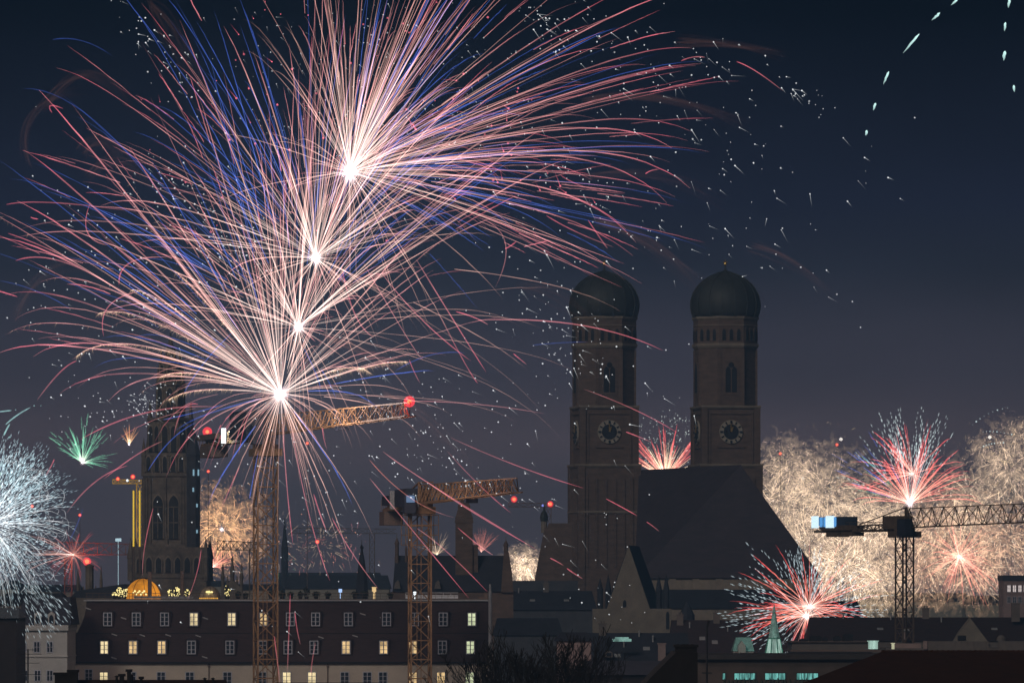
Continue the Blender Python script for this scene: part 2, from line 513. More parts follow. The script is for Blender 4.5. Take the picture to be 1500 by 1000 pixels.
# church with small turret left of the towers
D = 1150
t = thing('stepped_church_gable', 'dark stepped church block with a tiny onion turret on its left edge', 'church', (X(812, D), D, 0))
m = MB()
m.prism([(X(783, D), 0), (X(838, D), 0), (X(838, D), Z(766, D)), (X(804, D), Z(766, D)), (X(802, D), Z(772, D)), (X(798, D), Z(772, D)), (X(784, D), Z(845, D))], D, D + 14)
obj('wall', m, M_BRICK, t)
m = MB(); s = K * D
m.lathe([(4.5 * s, Z(780, D)), (4.5 * s, Z(763, D))], X(797, D), D + 1.2, 8)
obj('turret', m, M_STONE, t)
m = MB(); m.lathe([(5.2 * s, Z(763, D)), (6 * s, Z(757, D)), (4.5 * s, Z(751, D)), (1.6 * s, Z(747, D)), (.5 * s, Z(739, D))], X(797, D), D + 1.2, 8)
obj('turret_cap', m, M_COPPER, t)
m = MB(); m.box(X(740, D), X(846, D), D - 6, D + 12, 0, Z(850, D))
obj('side_block', m, M_BLUEW, t)

# low church roof and wall
slate_t = t = house('long_slate_roof_house', 'long low block under a blue-grey slate roof behind the bare trees', 'building', 722, 872, 893, 865, 1040, 16, M_BLUEW, M_SLATE, 4, 4)

# ------------------------------------------------------------------ gabled church in front of the nave
D = 1000; s = K * D
t = thing('gabled_church', 'plain tan church gable with steep dark roof in front of the cathedral', 'church', (X(922, D), D, 0))
m = MB()
m.prism([(X(868, D), 0), (X(984, D), 0), (X(984, D), Z(891, D)), (X(952, D), Z(891, D)), (X(921, D), Z(799, D)), (X(889, D), Z(891, D)), (X(868, D), Z(891, D))], D, D + 1)
obj('gable_wall', m, M_TAN, t)
m = MB()      # roof runs back and to the right
a0, a1, a2 = (X(952, D) + .3, D - .25, Z(891, D)), (X(921, D), D - .25, Z(798.5, D)), (X(889, D) - .3, D - .25, Z(891, D))
sh = Vector((2.4, 20, 0))
vs = [a0, a1, a2] + [tuple(Vector(p) + sh) for p in (a0, a1, a2)]
vs[1] = (vs[1][0], vs[1][1] + 1.26, vs[1][2] + .05)
vs[0] = (vs[0][0], vs[0][1] + 1.26, vs[0][2]); vs[2] = (vs[2][0], vs[2][1] + 1.26, vs[2][2])
m.add(vs, [(0, 3, 4, 1), (1, 4, 5, 2), (0, 1, 2), (3, 5, 4), (0, 2, 5, 3)])
obj('roof', m, M_SLATE, t)
m = MB(); m.box(X(870, D), X(981, D), D + 1.003, D + 18, 0, Z(893, D))
obj('side_wall', m, M_TAN, t)
m = MB(); m.prism(arch(X(915, D), Z(889, D), 5 * s, 11 * s), D - .05, D + .2)
obj('niche', m, M_RECESS, t)
m = MB(); m.prism(arch(X(978, D), Z(921, D), 5 * s, 26 * s), D - .05, D + .2)
obj('niche', m, M_RECESS, t)
for px, yt in ((879, 846), (891, 840), (965, 840), (976, 839)):
    m = MB(); cx = X(px, D + 4)
    m.lathe([(4.2 * s, Z(892, D)), (4.2 * s, Z(866, D)), (4.8 * s, Z(864, D)), (.2 * s, Z(yt, D))], cx, D + 4, 6)
    obj('pinnacle', m, M_SLATE, t)

# ------------------------------------------------------------------ city hall tower
D = 1080; s = K * D
hall = thing('city_hall_tower', 'tall neo-gothic city hall tower with stacked arcades, pinnacles and spire', 'tower', (X(248, D), D + 45 * s, 0))
cx, cy = X(247, D), D + 45 * s
f4 = math.sqrt(2)
def ring(hw, y0, y1, n=4):
    m = MB(); f = 1 / math.cos(math.pi / n)
    m.lathe([(hw * s * f, Z(y0, D)), (hw * s * f, Z(y1, D))], cx, cy, n, math.pi / n)
    return m
m = MB()
for hw, y0, y1, n in ((56, 860 + 25 / s, 801, 4), (38, 801, 663, 4), (31, 663, 612, 8), (19, 612, 556, 8), (15, 556, 528, 8)):
    f = 1 / math.cos(math.pi / n)
    m.lathe([(hw * s * f, max(0, Z(y0, D))), (hw * s * f, Z(y1, D))], cx, cy, n, math.pi / n)
m.lathe([(12.5 * s, Z(528, D)), (7.5 * s, Z(520, D)), (6.5 * s, Z(506, D)), (4.5 * s, Z(505, D)), (3.0 * s, Z(497, D)), (1.0 * s, Z(494, D))], cx, cy, 8, math.pi / 8)
obj('shaft', m, M_GOTHIC, hall)
m = MB()
m.lathe([(1.0 * s, Z(494, D)), (1.4 * s, Z(490, D)), (.9 * s, Z(487, D)), (.3 * s, Z(484, D))], cx, cy, 6)
obj('spire_figure', m, M_BLACKM, hall)
for hw, y0, y1, n in ((40.5, 697, 692.5, 4), (40.5, 801, 797, 4), (58, 846, 842, 4), (34, 615, 611, 8), (22, 563, 559, 8), (17, 530, 527, 8), (39.5, 667, 663, 4)):
    f = 1 / math.cos(math.pi / n); m = MB()
    m.lathe([(hw * s * f, Z(y0, D)), (hw * s * f, Z(y1, D))], cx, cy, n, math.pi / n)
    obj('gallery', m, M_GOTHIC, hall)
# pinnacles on corners
pin = [(sx * 37, sy * 37, 697, 640, 3.4) for sx in (-1, 1) for sy in (-1, 1)]
pin += [(32.5 * math.cos(a), 32.5 * math.sin(a), 650, 585, 2.5) for a in np.arange(8) * math.pi / 4 + math.pi / 8]
pin += [(20 * math.cos(a), 20 * math.sin(a), 585, 536, 1.8) for a in np.arange(8) * math.pi / 4 + math.pi / 8]
pin += [(15 * math.cos(a), 15 * math.sin(a), 535, 508, 1.3) for a in np.arange(8) * math.pi / 4 + math.pi / 8]
pin += [(sx * 55, sy * 55, 850, 786, 4.5) for sx in (-1, 1) for sy in (-1, 1)]
pin += [(x, -39, 697, 668, 1.6) for x in (-24, -12, 0, 12, 24)] + [(x, -39, 801, 775, 1.8) for x in (-36, -2.5, 36)] + [(x, -31, 665, 632, 1.5) for x in (-12, 0, 12)]
for x, y, y0, y1, r_ in pin:
    m = MB(); zz0, zz1 = Z(y0, D), Z(y1, D); zm = zz0 + (zz1 - zz0) * .5
    m.lathe([(r_ * s, zz0), (r_ * s, zm), (r_ * s * 1.25, zm + .1), (.15 * s, zz1)], cx + x * s, cy + y * s, 6)
    obj('pinnacle', m, M_GOTHIC, hall)
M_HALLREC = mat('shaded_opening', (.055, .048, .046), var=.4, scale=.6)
# lancets
def lancets(hw, items, n=4, name='lancet'):
    for k in range(n):
        Rm = Matrix.Rotation(k * 2 * math.pi / n, 3, 'Z')
        for x, y0, w, h in items:
            rec = MB(); fr_ = MB()
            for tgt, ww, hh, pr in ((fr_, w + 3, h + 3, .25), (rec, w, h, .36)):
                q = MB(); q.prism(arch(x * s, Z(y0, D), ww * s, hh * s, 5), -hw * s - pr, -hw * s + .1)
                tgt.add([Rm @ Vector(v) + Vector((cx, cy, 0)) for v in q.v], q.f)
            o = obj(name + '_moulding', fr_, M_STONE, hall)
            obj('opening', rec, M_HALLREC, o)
lancets(38, [(-16, 789, 14, 64), (7, 789, 14, 64)])
lancets(38, [(x, 690, 6, 22) for x in (-30, -18, -6, 6, 18, 30)])
lancets(56, [(x, 838, 8, 22) for x in (-42, -28, -14, 0, 14, 28, 42)])
lancets(31, [(-6.5, 661, 8, 38), (6.5, 661, 8, 38)], 8)
lancets(19, [(0, 609, 9, 42)], 8)
lancets(15, [(0, 554, 7, 21)], 8)
# mullions and roundels in the tall openings
for k in range(4):
    Rm = Matrix.Rotation(k * math.pi / 2, 3, 'Z')
    for x in (-16, 7):
        q = MB(); q.box((x - .7) * s, (x + .7) * s, -38 * s - .48, -38 * s - .36, Z(788, D), Z(742, D))
        for yy in (742, 765): q.box((x - 6.5) * s, (x + 6.5) * s, -38 * s - .46, -38 * s - .36, Z(yy + .8, D), Z(yy - .8, D))
        q.v = [tuple(Rm @ Vector(v) + Vector((cx, cy, 0))) for v in q.v]
        obj('mullion', q, M_GOTHIC, hall)
# vertical tracery ribs
m = MB()
for k in range(4):
    Rm = Matrix.Rotation(k * math.pi / 2, 3, 'Z')
    for x in (-36, -32, -27, -4.5, 18, 22, 27, 32, 36):
        q = MB(); q.box((x - .7) * s, (x + .7) * s, -38 * s - .28, -38 * s + .1, Z(796, D), Z(700, D))
        m.add([Rm @ Vector(v) + Vector((cx, cy, 0)) for v in q.v], q.f)
    for yy in (780, 760, 740, 720, 708):
        q = MB(); q.box(-37 * s, -26 * s, -38 * s - .2, -38 * s + .1, Z(yy + 1, D), Z(yy - 1, D)); q.box(21 * s, 37 * s, -38 * s - .2, -38 * s + .1, Z(yy + 1, D), Z(yy - 1, D))
        m.add([Rm @ Vector(v) + Vector((cx, cy, 0)) for v in q.v], q.f)
obj('tracery', m, M_GOTHIC, hall)
# stair turret on the right with small lit slits
m = MB(); tx = X(283, D); ty = D - .8
m.lathe([(10.5 * s, 0), (10.5 * s, Z(668, D)), (11.5 * s, Z(666, D)), (.5 * s, Z(622, D))], tx, ty + 9 * s, 8, math.pi / 8)
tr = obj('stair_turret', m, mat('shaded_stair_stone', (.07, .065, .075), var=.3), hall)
m = MB()
for px, py, h in ((284, 692, 9), (291, 692, 9), (283.5, 717, 6), (289, 740, 5), (289, 778, 5)):
    m.box(X(px, D) - .16, X(px, D) + .16, ty - 1.6 * s - .03, ty - .5 * s, Z(py + h / 2, D), Z(py - h / 2, D))
obj('lit_slit', m, glow('slit_light', (.35, .6, .75), .8), tr)

# ------------------------------------------------------------------ cranes
def lattice(mb, ax0, ax1, hw0, hw1, n, t, axis='z', hh=None, tri=False, mid=0):
    """lattice boom from ax0 to ax1; square section half-width hw0 -> hw1"""
    def pt(k, i):
        f = k / n; a = ax0 + (ax1 - ax0) * f; w = hw0 + (hw1 - hw0) * f
        if axis == 'z':
            return Vector(((w, w), (w, -w), (-w, -w), (-w, w))[i % 4] + (a,))
        h = hh[0] + (hh[1] - hh[0]) * f
        return Vector((a, (-w, w, 0)[i % 3], (mid, mid, mid + h)[i % 3]))
    c = 3 if tri else 4
    for i in range(c):
        for k in range(n):
            mb.bar(pt(k, i), pt(k + 1, i), t * 1.7)
            if k % 2 == 0: mb.bar(pt(k, i), pt(k + 1, i + 1), t)
            else: mb.bar(pt(k, i + 1), pt(k + 1, i), t)
            mb.bar(pt(k, i), pt(k, i + 1), t)

def tower_crane(label, px, D, ytop, ybot_jib, d, jib_len, ctr_len, hh, steel, mw=1.22, bays=None, tilt=0, weights=True):
    x = X(px, D); zt = Z(ytop, D); zj = Z(ybot_jib, D)
    yaw = math.atan2(d[1], d[0])
    t = thing('tower_crane', label, 'crane', (x, D, 0), yaw, 'tower cranes over the roofs', local=True)
    m = MB(); lattice(m, 0, zt, mw, mw, int(zt / 2.3), .115)
    for k in range(0, int(zt / 2.3), 1):
        z = k * 2.3; m.bar((mw * .3, -.4, z), (mw * .3, -.4, z + 2.3), .09); m.bar((mw * .3, .1, z), (mw * .3, .1, z + 2.3), .09)
    obj('mast', m, steel, t)
    m = MB(); m.lathe([(1.6, zt + .003), (1.6, zt + .5), (1.25, zt + .55), (1.25, zj - .3)], n=16)
    m.box(-1.9, 1.9, -1.7, 1.7, zt - .9, zt - .003)
    obj('slewing_ring', m, steel, t)
    m = MB(); lattice(m, 1.3, jib_len, .75, .6, int(jib_len / 3.0), .085, 'x', hh, True, mid=zj)
    j = obj('jib', m, steel, t)
    bpy.data.objects[j].rotation_euler[1] = -R(tilt)
    if tilt:
        bpy.data.objects[j].location.z = zj - zj * math.cos(R(tilt)); bpy.data.objects[j].location.x = zj * math.sin(R(tilt))
    m = MB()
    lattice(m, -1.3, -ctr_len, .7, .7, int(ctr_len / 2), .12, 'x', (.9, .5), True, mid=zj - .3)
    m.box(-ctr_len, -1.3, -.8, .8, zj - .55, zj - .31)
    for sy in (-1, 1):
        m.bar((-ctr_len, sy * .95, zj + .9), (-1.5, sy * .95, zj + .9), .06)
        for q in np.arange(-ctr_len, -1, 2.0): m.bar((q, sy * .95, zj - .4), (q, sy * .95, zj + .9), .05)
    obj('counter_jib', m, steel, t)
    # cab, machinery, hook
    m = MB(); m.box(1.4, 3.4, -2.3, -.95, zj - 1.2, zj + 1.1); m.box(1.5, 3.45, -2.33, -.93, zj + 1.1, zj + 1.25)
    obj('cab', m, M_BLACKM, t)
    m = MB(); m.box(jib_len * .55, jib_len * .55 + 1.6, -.7, .7, zj - .6, zj - .12)
    obj('trolley', m, M_BLACKM, t)
    return t, zj

def lp(t_loc, root):  # crane local helper
    pass

# left crane
c1, zj = tower_crane('yellow tower crane on the left, its jib tip carrying a bright red lamp', 389, 660, 657, 637, (.253, -.967), 75, 36, (2.3, 1.5), M_STEEL)
m = MB(); m.box(-36, -24, -1.3, 1.3, zj + .2, zj + .9); m.box(-35, -28, -1.1, 1.1, zj - 2.0, zj - .56)
obj('counterweight', m, M_CONC, c1)
m = MB(); m.box(-12, -2.0, -2.0, 2.0, zj - .3, zj + 2.9); m.box(-11, -3, -2.1, 2.1, zj + 2.9, zj + 3.1)
obj('machine_house', m, M_BLACKM, c1)
m = MB(); m.box(-16.6, -16.3, -2.1, -1.55, zj - .6, zj + 1.3); m.box(-16.6, -16.3, .1, .5, zj - .4, zj + 1.0)
obj('floodlight', m, G_WHITE, c1)
for q_ in ((74.6, 0, zj + 1.6), (-35.7, 0, zj + 1.4)):
    m = MB(); m.ball(q_, .24); wl_ = obj('warning_lamp', m, G_RHOT, c1, smooth=True)
    m = MB(); m.ball(q_, .62, 14); obj('lamp_halo', m, G_RHALO, wl_, smooth=True)
lamp('warning_light', (74.6, .2, zj + 2.4), 900, (1, .05, .03), c1, .3)
lamp('warning_light', (-35.7, 0, zj + 2.3), 500, (1, .05, .03), c1, .3)
lamp('flood_glow', (-17.2, -1.4, zj + .8), 500, (.75, .95, 1), c1, .3)
# middle crane
c2, zj = tower_crane('yellow tower crane with short-looking jib between the dark towers', 615, 660, 742, 737.5, (.145, -.99), 81, 31, (2.25, 1.5), M_STEEL)
m = MB(); m.box(-31, -26, -1.2, 1.2, zj - 2.3, zj - .56)
obj('counterweight', m, M_CONC, c2)
m = MB(); m.box(-13, -2.0, -1.5, 1.6, zj - .25, zj + 1.9); m.box(-30, -18, -1.0, 1.0, zj + .2, zj + 1.4)
obj('machine_house', m, M_BLACKM, c2)
m = MB(); m.bar((0, 0, zj), (-.6, 0, zj + 2.6), .5, .3); m.bar((-.6, 0, zj + 2.6), (12, 0, zj + 2.4), .16); m.bar((-.6, 0, zj + 2.6), (-20, 0, zj + .7), .16)
m.bar((0, .7, zj), (-.6, 0, zj + 2.6), .25); m.bar((2.0, 0, zj), (-.6, 0, zj + 2.6), .25)
obj('apex_frame', m, M_STEEL, c2)
m = MB(); m.box(-18.3, -18.0, -1.3, .55, zj - .3, zj + 1.75)
obj('floodlight', m, G_WHITE, c2)
m = MB(); m.box(-17.95, -17.6, -1.5, .8, zj - .4, zj + 1.9)
obj('floodlight_case', m, M_METAL, c2)
m = MB(); m.box(3.5, 3.62, -2.1, -1.1, zj + .1, zj + .95)
obj('lit_cab_window', m, glow('cab_screen', (.20, .30, .5), .7), c2)
m = MB()
for z in np.arange(zj - 5, zj - 1.2, 1.2): m.bar((-2.2, -2.0, z), (-2.2, 2.0, z), .07); m.bar((2.2, -2, z), (2.2, 2, z), .07); m.bar((-2.2, -2, z), (2.2, -2, z), .07); m.bar((-2.2, 2, z), (2.2, 2, z), .07)
for x_ in (-2.2, 2.2):
    for y_ in (-2, 0, 2): m.bar((x_, y_, zj - 5), (x_, y_, zj - 1.4), .07)
obj('climbing_platform', m, M_STEEL, c2)
# right crane
c3, zj = tower_crane('dark tower crane against the golden fireworks with blue lit box on its counter jib', 1325, 800, 778, 772.5, (.5, -.866), 75, 23.2, (2.8, 2.4), M_GREYST, mw=.95, tilt=.9)
m = MB(); m.box(-20.6, -12.6, -1.2, 1.2, zj - .25, zj + .5); m.box(-19.4, -16.4, -1.1, 1.1, zj - 1.2, zj - .56); m.box(-15.4, -12.4, -1.1, 1.1, zj - 1.1, zj - .56)
obj('counterweight', m, M_GREYST, c3)
m = MB(); m.box(-3.9, 0.2, -1.3, 1.3, zj - .2, zj + 1.75)
obj('machine_house', m, M_GREYST, c3)
m = MB(); m.bar((.4, 0, zj), (.4, 0, zj + 3.0), .35); m.bar((.4, 0, zj + 3), (-12, 0, zj + .6), .13); m.bar((2.4, 0, zj), (.4, 0, zj + 3.0), .25); m.bar((0, .6, zj), (.4, 0, zj + 3.0), .25)
obj('apex_frame', m, M_GREYST, c3)
m = MB(); m.box(-22.9, -14.2, -1.15, 1.15, zj + .52, zj + 1.8)
lb = obj('light_box', m, mat('blue_box_case', (.05, .08, .14)), c3)
m = MB(); m.box(-23.1, -21.3, -1.32, -1.16, zj + .15, zj + 1.95); m.box(-19.2, -17.0, -1.32, -1.16, zj + .15, zj + 1.95)
obj('lit_panel', m, glow('panel_white', (.75, 1.0, 1.15), 1.2), lb)
for a_, b_ in ((-20.9, -20.2), (-16.95, -16.5), (-19.8, -19.3)):
    m = MB(); m.box(a_, b_, -1.3, -1.16, zj + .3, zj + 1.75); obj('blue_panel', m, G_BLUE, lb)

# far cranes
def far_crane(label, x0, x1, y, D, mast_px, col, h=2.2, ymast=None, lamps=()):
    t = thing('distant_crane', label, 'crane', (X(mast_px, D), D, 0), 0, 'far off tower cranes')
    m = MB(); q = MB(); lattice(q, X(x0, D), X(x1, D), .6, .6, max(6, int(abs(X(x1, D) - X(x0, D)) / 3)), .10, 'x', (h, h * .8), True, mid=Z(y, D))
    m.add([(v[0], v[1] + D, v[2]) for v in q.v], q.f)
    obj('jib', m, col, t)
    m = MB(); q = MB(); lattice(q, 0, Z(y, D), .8, .8, 18, .11)
    m.add([(v[0] + X(mast_px, D), v[1] + D, v[2]) for v in q.v], q.f)
    obj('mast', m, col, t)
    for lx, ly, r_, g_ in lamps:
        m = MB(); m.ball((X(lx, D), D - 1.0, Z(ly, D)), r_ * .55)
        wl_ = obj('warning_lamp', m, G_RHOT if g_ is G_RED else g_, t, smooth=True)
        if g_ is G_RED: m = MB(); m.ball((X(lx, D), D - 1.0, Z(ly, D)), r_, 12); obj('lamp_halo', m, G_RHALO, wl_, smooth=True)
    return t
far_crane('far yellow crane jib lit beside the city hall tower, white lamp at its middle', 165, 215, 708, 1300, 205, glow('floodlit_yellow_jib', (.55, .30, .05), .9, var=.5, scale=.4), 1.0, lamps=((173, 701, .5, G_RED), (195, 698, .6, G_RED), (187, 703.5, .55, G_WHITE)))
far_crane('faint distant crane with a long thin jib left of the middle crane', 425, 580, 781, 1700, 545, M_GREYST, 1.8, lamps=((465, 793, .7, G_RED),))
far_crane('distant red lit crane lattice low behind the fireworks on the far left', 60, 205, 812, 1250, 100, M_GREYST, 3.0, lamps=((128, 822, .95, G_RED),))
far_crane('hazy crane jib crossing in front of the golden burst behind the city hall', 318, 376, 805, 1150, 371, M_GREYST, 2.0)
far_crane('hazy far crane right of the middle crane with two red lamps and one blue', 745, 812, 742, 1500, 803, M_GREYST, 1.2, lamps=((753, 731, .9, G_RED), (806, 738, .85, G_RED), (795, 740, .6, glow('lamp_blue_white', (.35, .4, 1.2), 1))))
lamp('red_glow', P(128, 819, 1245), 2500, (1, .05, .03), None, .5)
# two upright lit strips beside the tower: a lit hoist mast
D = 1060
t = thing('lit_construction_hoist', 'pair of thin yellow lit hoist rails beside the city hall tower', 'hoist', (X(200, D), D, 0))
for px in (195.5, 204.5):
    m = MB(); m.box(X(px, D) - .14, X(px, D) + .14, D, D + .3, Z(800, D), Z(718, D)); obj('lit_rail', m, G_YEL, t)
    m = MB(); m.box(X(px, D) - .2, X(px, D) + .2, D + .31, D + .8, 0, Z(718, D)); obj('rail_post', m, M_GREYST, t)

# ------------------------------------------------------------------ the long front building
D = 715; s = K * D
front = thing('mansard_building', 'long building with dark red mansard roof, rows of lit windows and cream wall', 'building', (X(400, D), D, 0))
x0, x1 = X(72, D), X(716, D)
zE = Z(971, D); zT = Z(880, D); dep = 16
m = MB(); m.box(x0, x1, D, D + dep, 0, zE)
obj('wall', m, M_CREAM, front)
m = MB()
nst = 8          # bell-cast left hip, steep front slope
for k in range(nst):
    f0, f1 = k / nst, (k + 1) / nst
    def row(f):
        z = zE + .25 + (zT - zE - .25) * f
        xl = X(75 + 50 * (1 - (1 - f) ** 2.1), D)
        yf = D - .4 + 2.4 * f
        return [(xl, yf, z), (x1 + .1, yf, z), (x1 + .1, D + dep + .4 - 2.4 * f, z), (xl, D + dep + .4 - 2.4 * f, z)]
    a, b = row(f0), row(f1)
    m.add(a + b, [(0, 1, 5, 4), (1, 2, 6, 5), (2, 3, 7, 6), (3, 0, 4, 7)])
m.face(row(1.0)); m.face(row(0)[::-1])
obj('mansard_roof', m, M_TILE, front)
m = MB(); m.box(x0 - .3, x1 + .2, D - .55, D + dep + .5, zE + .004, zE + .24)
obj('eaves_cornice', m, M_BLACK, front)
m = MB(); m.box(X(121, D), x1 + .2, D + 1.6, D + dep - 1.5, zT + .004, zT + .20)
obj('roof_edge', m, M_METAL, front)
m = MB(); m.box(X(121, D), x1 + .2, D + 1.62, D + 1.95, zT + .21, zT + .30)
for px in range(125, 716, 9): m.bar((X(px, D), D + 2.2, zT + .2), (X(px, D), D + 2.2, zT + 1.05), .045)
m.bar((X(123, D), D + 2.2, zT + 1.05), (x1, D + 2.2, zT + 1.05), .06)
m.bar((X(123, D), D + 2.2, zT + .65), (x1, D + 2.2, zT + .65), .035)
obj('terrace_railing', m, M_GREYST, front)

m = MB(); zb = Z(927, D); yb = D - .4 + 2.4 * (zb - zE) / (zT - zE)
m.box(X(93, D), x1 + .12, yb - .07, yb + .3, zb - .06, zb + .06); obj('roof_batten', m, M_BLACK, front)
for px in (104, 306, 480, 700):
    m = MB(); m.lathe([(.07, 0), (.07, zE - .02)], X(px, D), D - .12, 8); m.box(X(px, D) - .16, X(px, D) + .16, D - .26, D - .004, zE - .45, zE - .2); obj('downpipe', m, M_GREYST, front)
m = MB(); m.box(x0, x1, D - .09, D - .003, Z(1019, D), Z(1016, D)); obj('string_course', m, M_CREAM, front)
def dormer(px, py, pane):
    w, h = 13.0, 20.0
    z = Z(py, D); f = (z - zE) / (zT - zE); yf = D - .4 + 2.4 * f - .55
    cxx = X(px, D); hw = 8.6 * s; hh = 11.5 * s
    m = MB(); m.prism([(cxx - hw, z - hh), (cxx + hw, z - hh), (cxx + hw, z + hh - .1), (cxx + hw * .5, z + hh + .25), (cxx - hw * .5, z + hh + .25), (cxx - hw, z + hh - .1)], yf, yf + 2.6)
    m.add([(cxx - hw - .12, yf - .14, z + hh - .04), (cxx, yf - .14, z + hh + .40), (cxx + hw + .12, yf - .14, z + hh - .04),
           (cxx - hw - .12, yf + 2.6, z + hh - .04), (cxx, yf + 2.6, z + hh + .40), (cxx + hw + .12, yf + 2.6, z + hh - .04)], [(0, 1, 4, 3), (1, 2, 5, 4), (0, 2, 1), (0, 3, 5, 2)])
    d = obj('dormer', m, M_TILE, front)
    b = .075; fr_ = MB(); a, c = w * s / 2, h * s / 2; y0, y1 = yf - .1, yf - .003
    fr_.box(cxx - a, cxx - a + .12, y0, y1, z - c, z + c); fr_.box(cxx + a - .12, cxx + a, y0, y1, z - c, z + c)
    fr_.box(cxx - a + .12, cxx + a - .12, y0, y1, z + c - .12, z + c); fr_.box(cxx - a + .12, cxx + a - .12, y0, y1, z - c, z - c + .12)
    fr_.box(cxx - .07, cxx + .07, y0 + .01, y1, z - c + .12, z + c - .12)
    for k in (1, 2): fr_.box(cxx - a + .12, cxx + a - .12, y0 + .02, y1, z - c + 2 * c * k / 3 - .035, z - c + 2 * c * k / 3 + .035)
    obj('window_frame', fr_, M_WHITE, d)
    p = MB(); p.box(cxx - a + .04, cxx + a - .04, y1 - .045, y1 - .006, z - c + .04, z + c - .04)
    obj('pane', p, pane or M_GLASS, d)
    sn = MB(); sn.box(cxx + hw + .2, cxx + hw + .8, yf + .9, yf + 1.1, z + hh - .1, z + hh + .02)
up = [(157, 0), (199, 0), (240.5, 0), (283.5, 1), (339, 1), (386, 2), (425, 0), (462, 0), (510, 0), (566, 0), (607, 0), (649, 0), (691, 3)]
lo = [(153, 1), (195, 2), (237, 2), (280.5, 0), (337, 0), (385, 0), (422, 0), (460, 0), (507, 2), (562, 2), (605, 2), (648, 0), (689, 3)]
wl = [(152, 1), (193, 0), (236, 0), (278, 0), (333, 0), (384, 0), (420, 1), (457, 1), (505, 0), (538, 0), (561, 0), (605, 2), (646, 2), (688, 3)]
PANES = {0: None, 1: G_WARM, 2: G_WARM2, 3: G_GREEN}
for px, q in up: dormer(px, 906.5, PANES[q])
for px, q in lo: dormer(px, 947.5, PANES[q])
for px, q in wl: window(front, px, 993, 13.5, 20, D, PANES[q])
for px, q in wl: window(front, px, 1045, 13.5, 22, D, None)
for px in (110, 130): window(front, px, 988, 12, 18, D, None)
# snow guards: small pale streaks on the roof
m = MB()
for px, py in ((167, 929), (208, 930), (246, 930), (290, 931), (167, 963), (300, 962), (128, 891), (180, 905), (300, 905), (531, 899), (560, 905), (470, 933), (520, 931)):
    z = Z(py, D); f = (z - zE) / (zT - zE); yf = D - .4 + 2.4 * f
    m.bar((X(px - 4, D), yf - .12, z + .12), (X(px + 4, D), yf - .12, z - .12), .14)
obj('snow_guard', m, M_METAL, front)

# roof terrace
DT = 722
zt = zT + .21
def dome(label, px, rpx, ytop, mats, D, name, cat):
    sD = K * D; r_ = rpx * sD; h = Z(ytop, D) - zt
    t = thing(name, label, cat, (X(px, D), D, zt))
    m = MB(); n = 18
    prof = [(r_ * math.cos(a), zt + h * math.sin(a)) for a in np.linspace(0, 1.5, 8)]
    m.lathe(prof, X(px, D), D, n)
    obj('canopy', m, mats, t, smooth=True)
    rb = MB()
    for k in range(n // 2):
        a = 2 * math.pi * k / (n // 2)
        for (r0, z0), (r1, z1) in zip(prof[:-1], prof[1:]):
            rb.bar((X(px, D) + (r0 + .03) * math.cos(a), D + (r0 + .03) * math.sin(a), z0), (X(px, D) + (r1 + .03) * math.cos(a), D + (r1 + .03) * math.sin(a), z1), .05)
    obj('rib', rb, M_GREYST, t)
    return t
igl = dome('orange glowing dome tent on the roof terrace below the city hall tower', 209, 27, 847, G_ORANGE, DT, 'dome_tent', 'tent')
m = MB()
for k in range(9): m.ball((X(197 + k * 2.3, DT), DT - 1.2 - (27 - abs(k * 2.3 - 12)) * K * DT * .55, zt + .9 + .25 * math.sin(k * 2.1)), .14, 6)
obj('string_light', m, G_FAIRY, igl)
ig2 = dome('small pale glass dome tent with a lamp inside beside the city hall tower base', 307, 16, 858, mat('frosted_dome', (.42, .34, .25), var=.3, scale=.8), DT, 'dome_tent', 'tent')
m = MB(); m.ball((X(307, DT), DT - 1.55, zt + .95), .24); m.ball((X(304, DT), DT - 1.4, zt + 1.0), .16); m.ball((X(311, DT), DT - 1.4, zt + .98), .16)
obj('lamp', m, G_FAIRY, ig2)
m = MB()
for k in range(10): m.ball((X(294 + k * 2.8, DT), DT - 1.7, zt + .15), .11, 6)
obj('string_light', m, glow('amber_string', (1.0, .5, .08), 1), ig2)

def shrub(label, px, w, h, D, lights=0, group=None, z0=None):
    sD = K * D; z0 = zt if z0 is None else z0
    t = thing('potted_shrub', label, 'shrub', (X(px, D), D, z0), 0, group)
    m = MB(); c = Vector((X(px, D), D, z0))
    m.lathe([(.22, z0), (.30, z0 + .4)], c.x, c.y, 10)
    obj('pot', m, M_BLACK, t)
    m = MB()
    for _ in range(150):
        u = rng.normal(size=3); u /= np.linalg.norm(u); q = rng.random() ** .4
        p = c + Vector((u[0] * w * sD * .5 * q, u[1] * w * sD * .4 * q, .3 + h * sD * .5 * (1 + u[2] * q)))
        a = Vector(rng.normal(size=3)).normalized() * .13; b = a.cross(Vector(rng.normal(size=3))).normalized() * .07
        m.face([p - a, p + b, p + a, p - b])
    obj('foliage', m, M_LEAF, t)
    if lights:
        m = MB()
        for _ in range(lights):
            u = rng.normal(size=3); u /= np.linalg.norm(u); u[1] = -abs(u[1])
            p = c + Vector((u[0] * w * sD * .5, u[1] * w * sD * .4, .3 + h * sD * .5 * (1 + u[2])))
            m.ball(p, .055 + .05 * rng.random(), 5)
        o = obj('fairy_light', m, G_FAIRY, t)
    return t
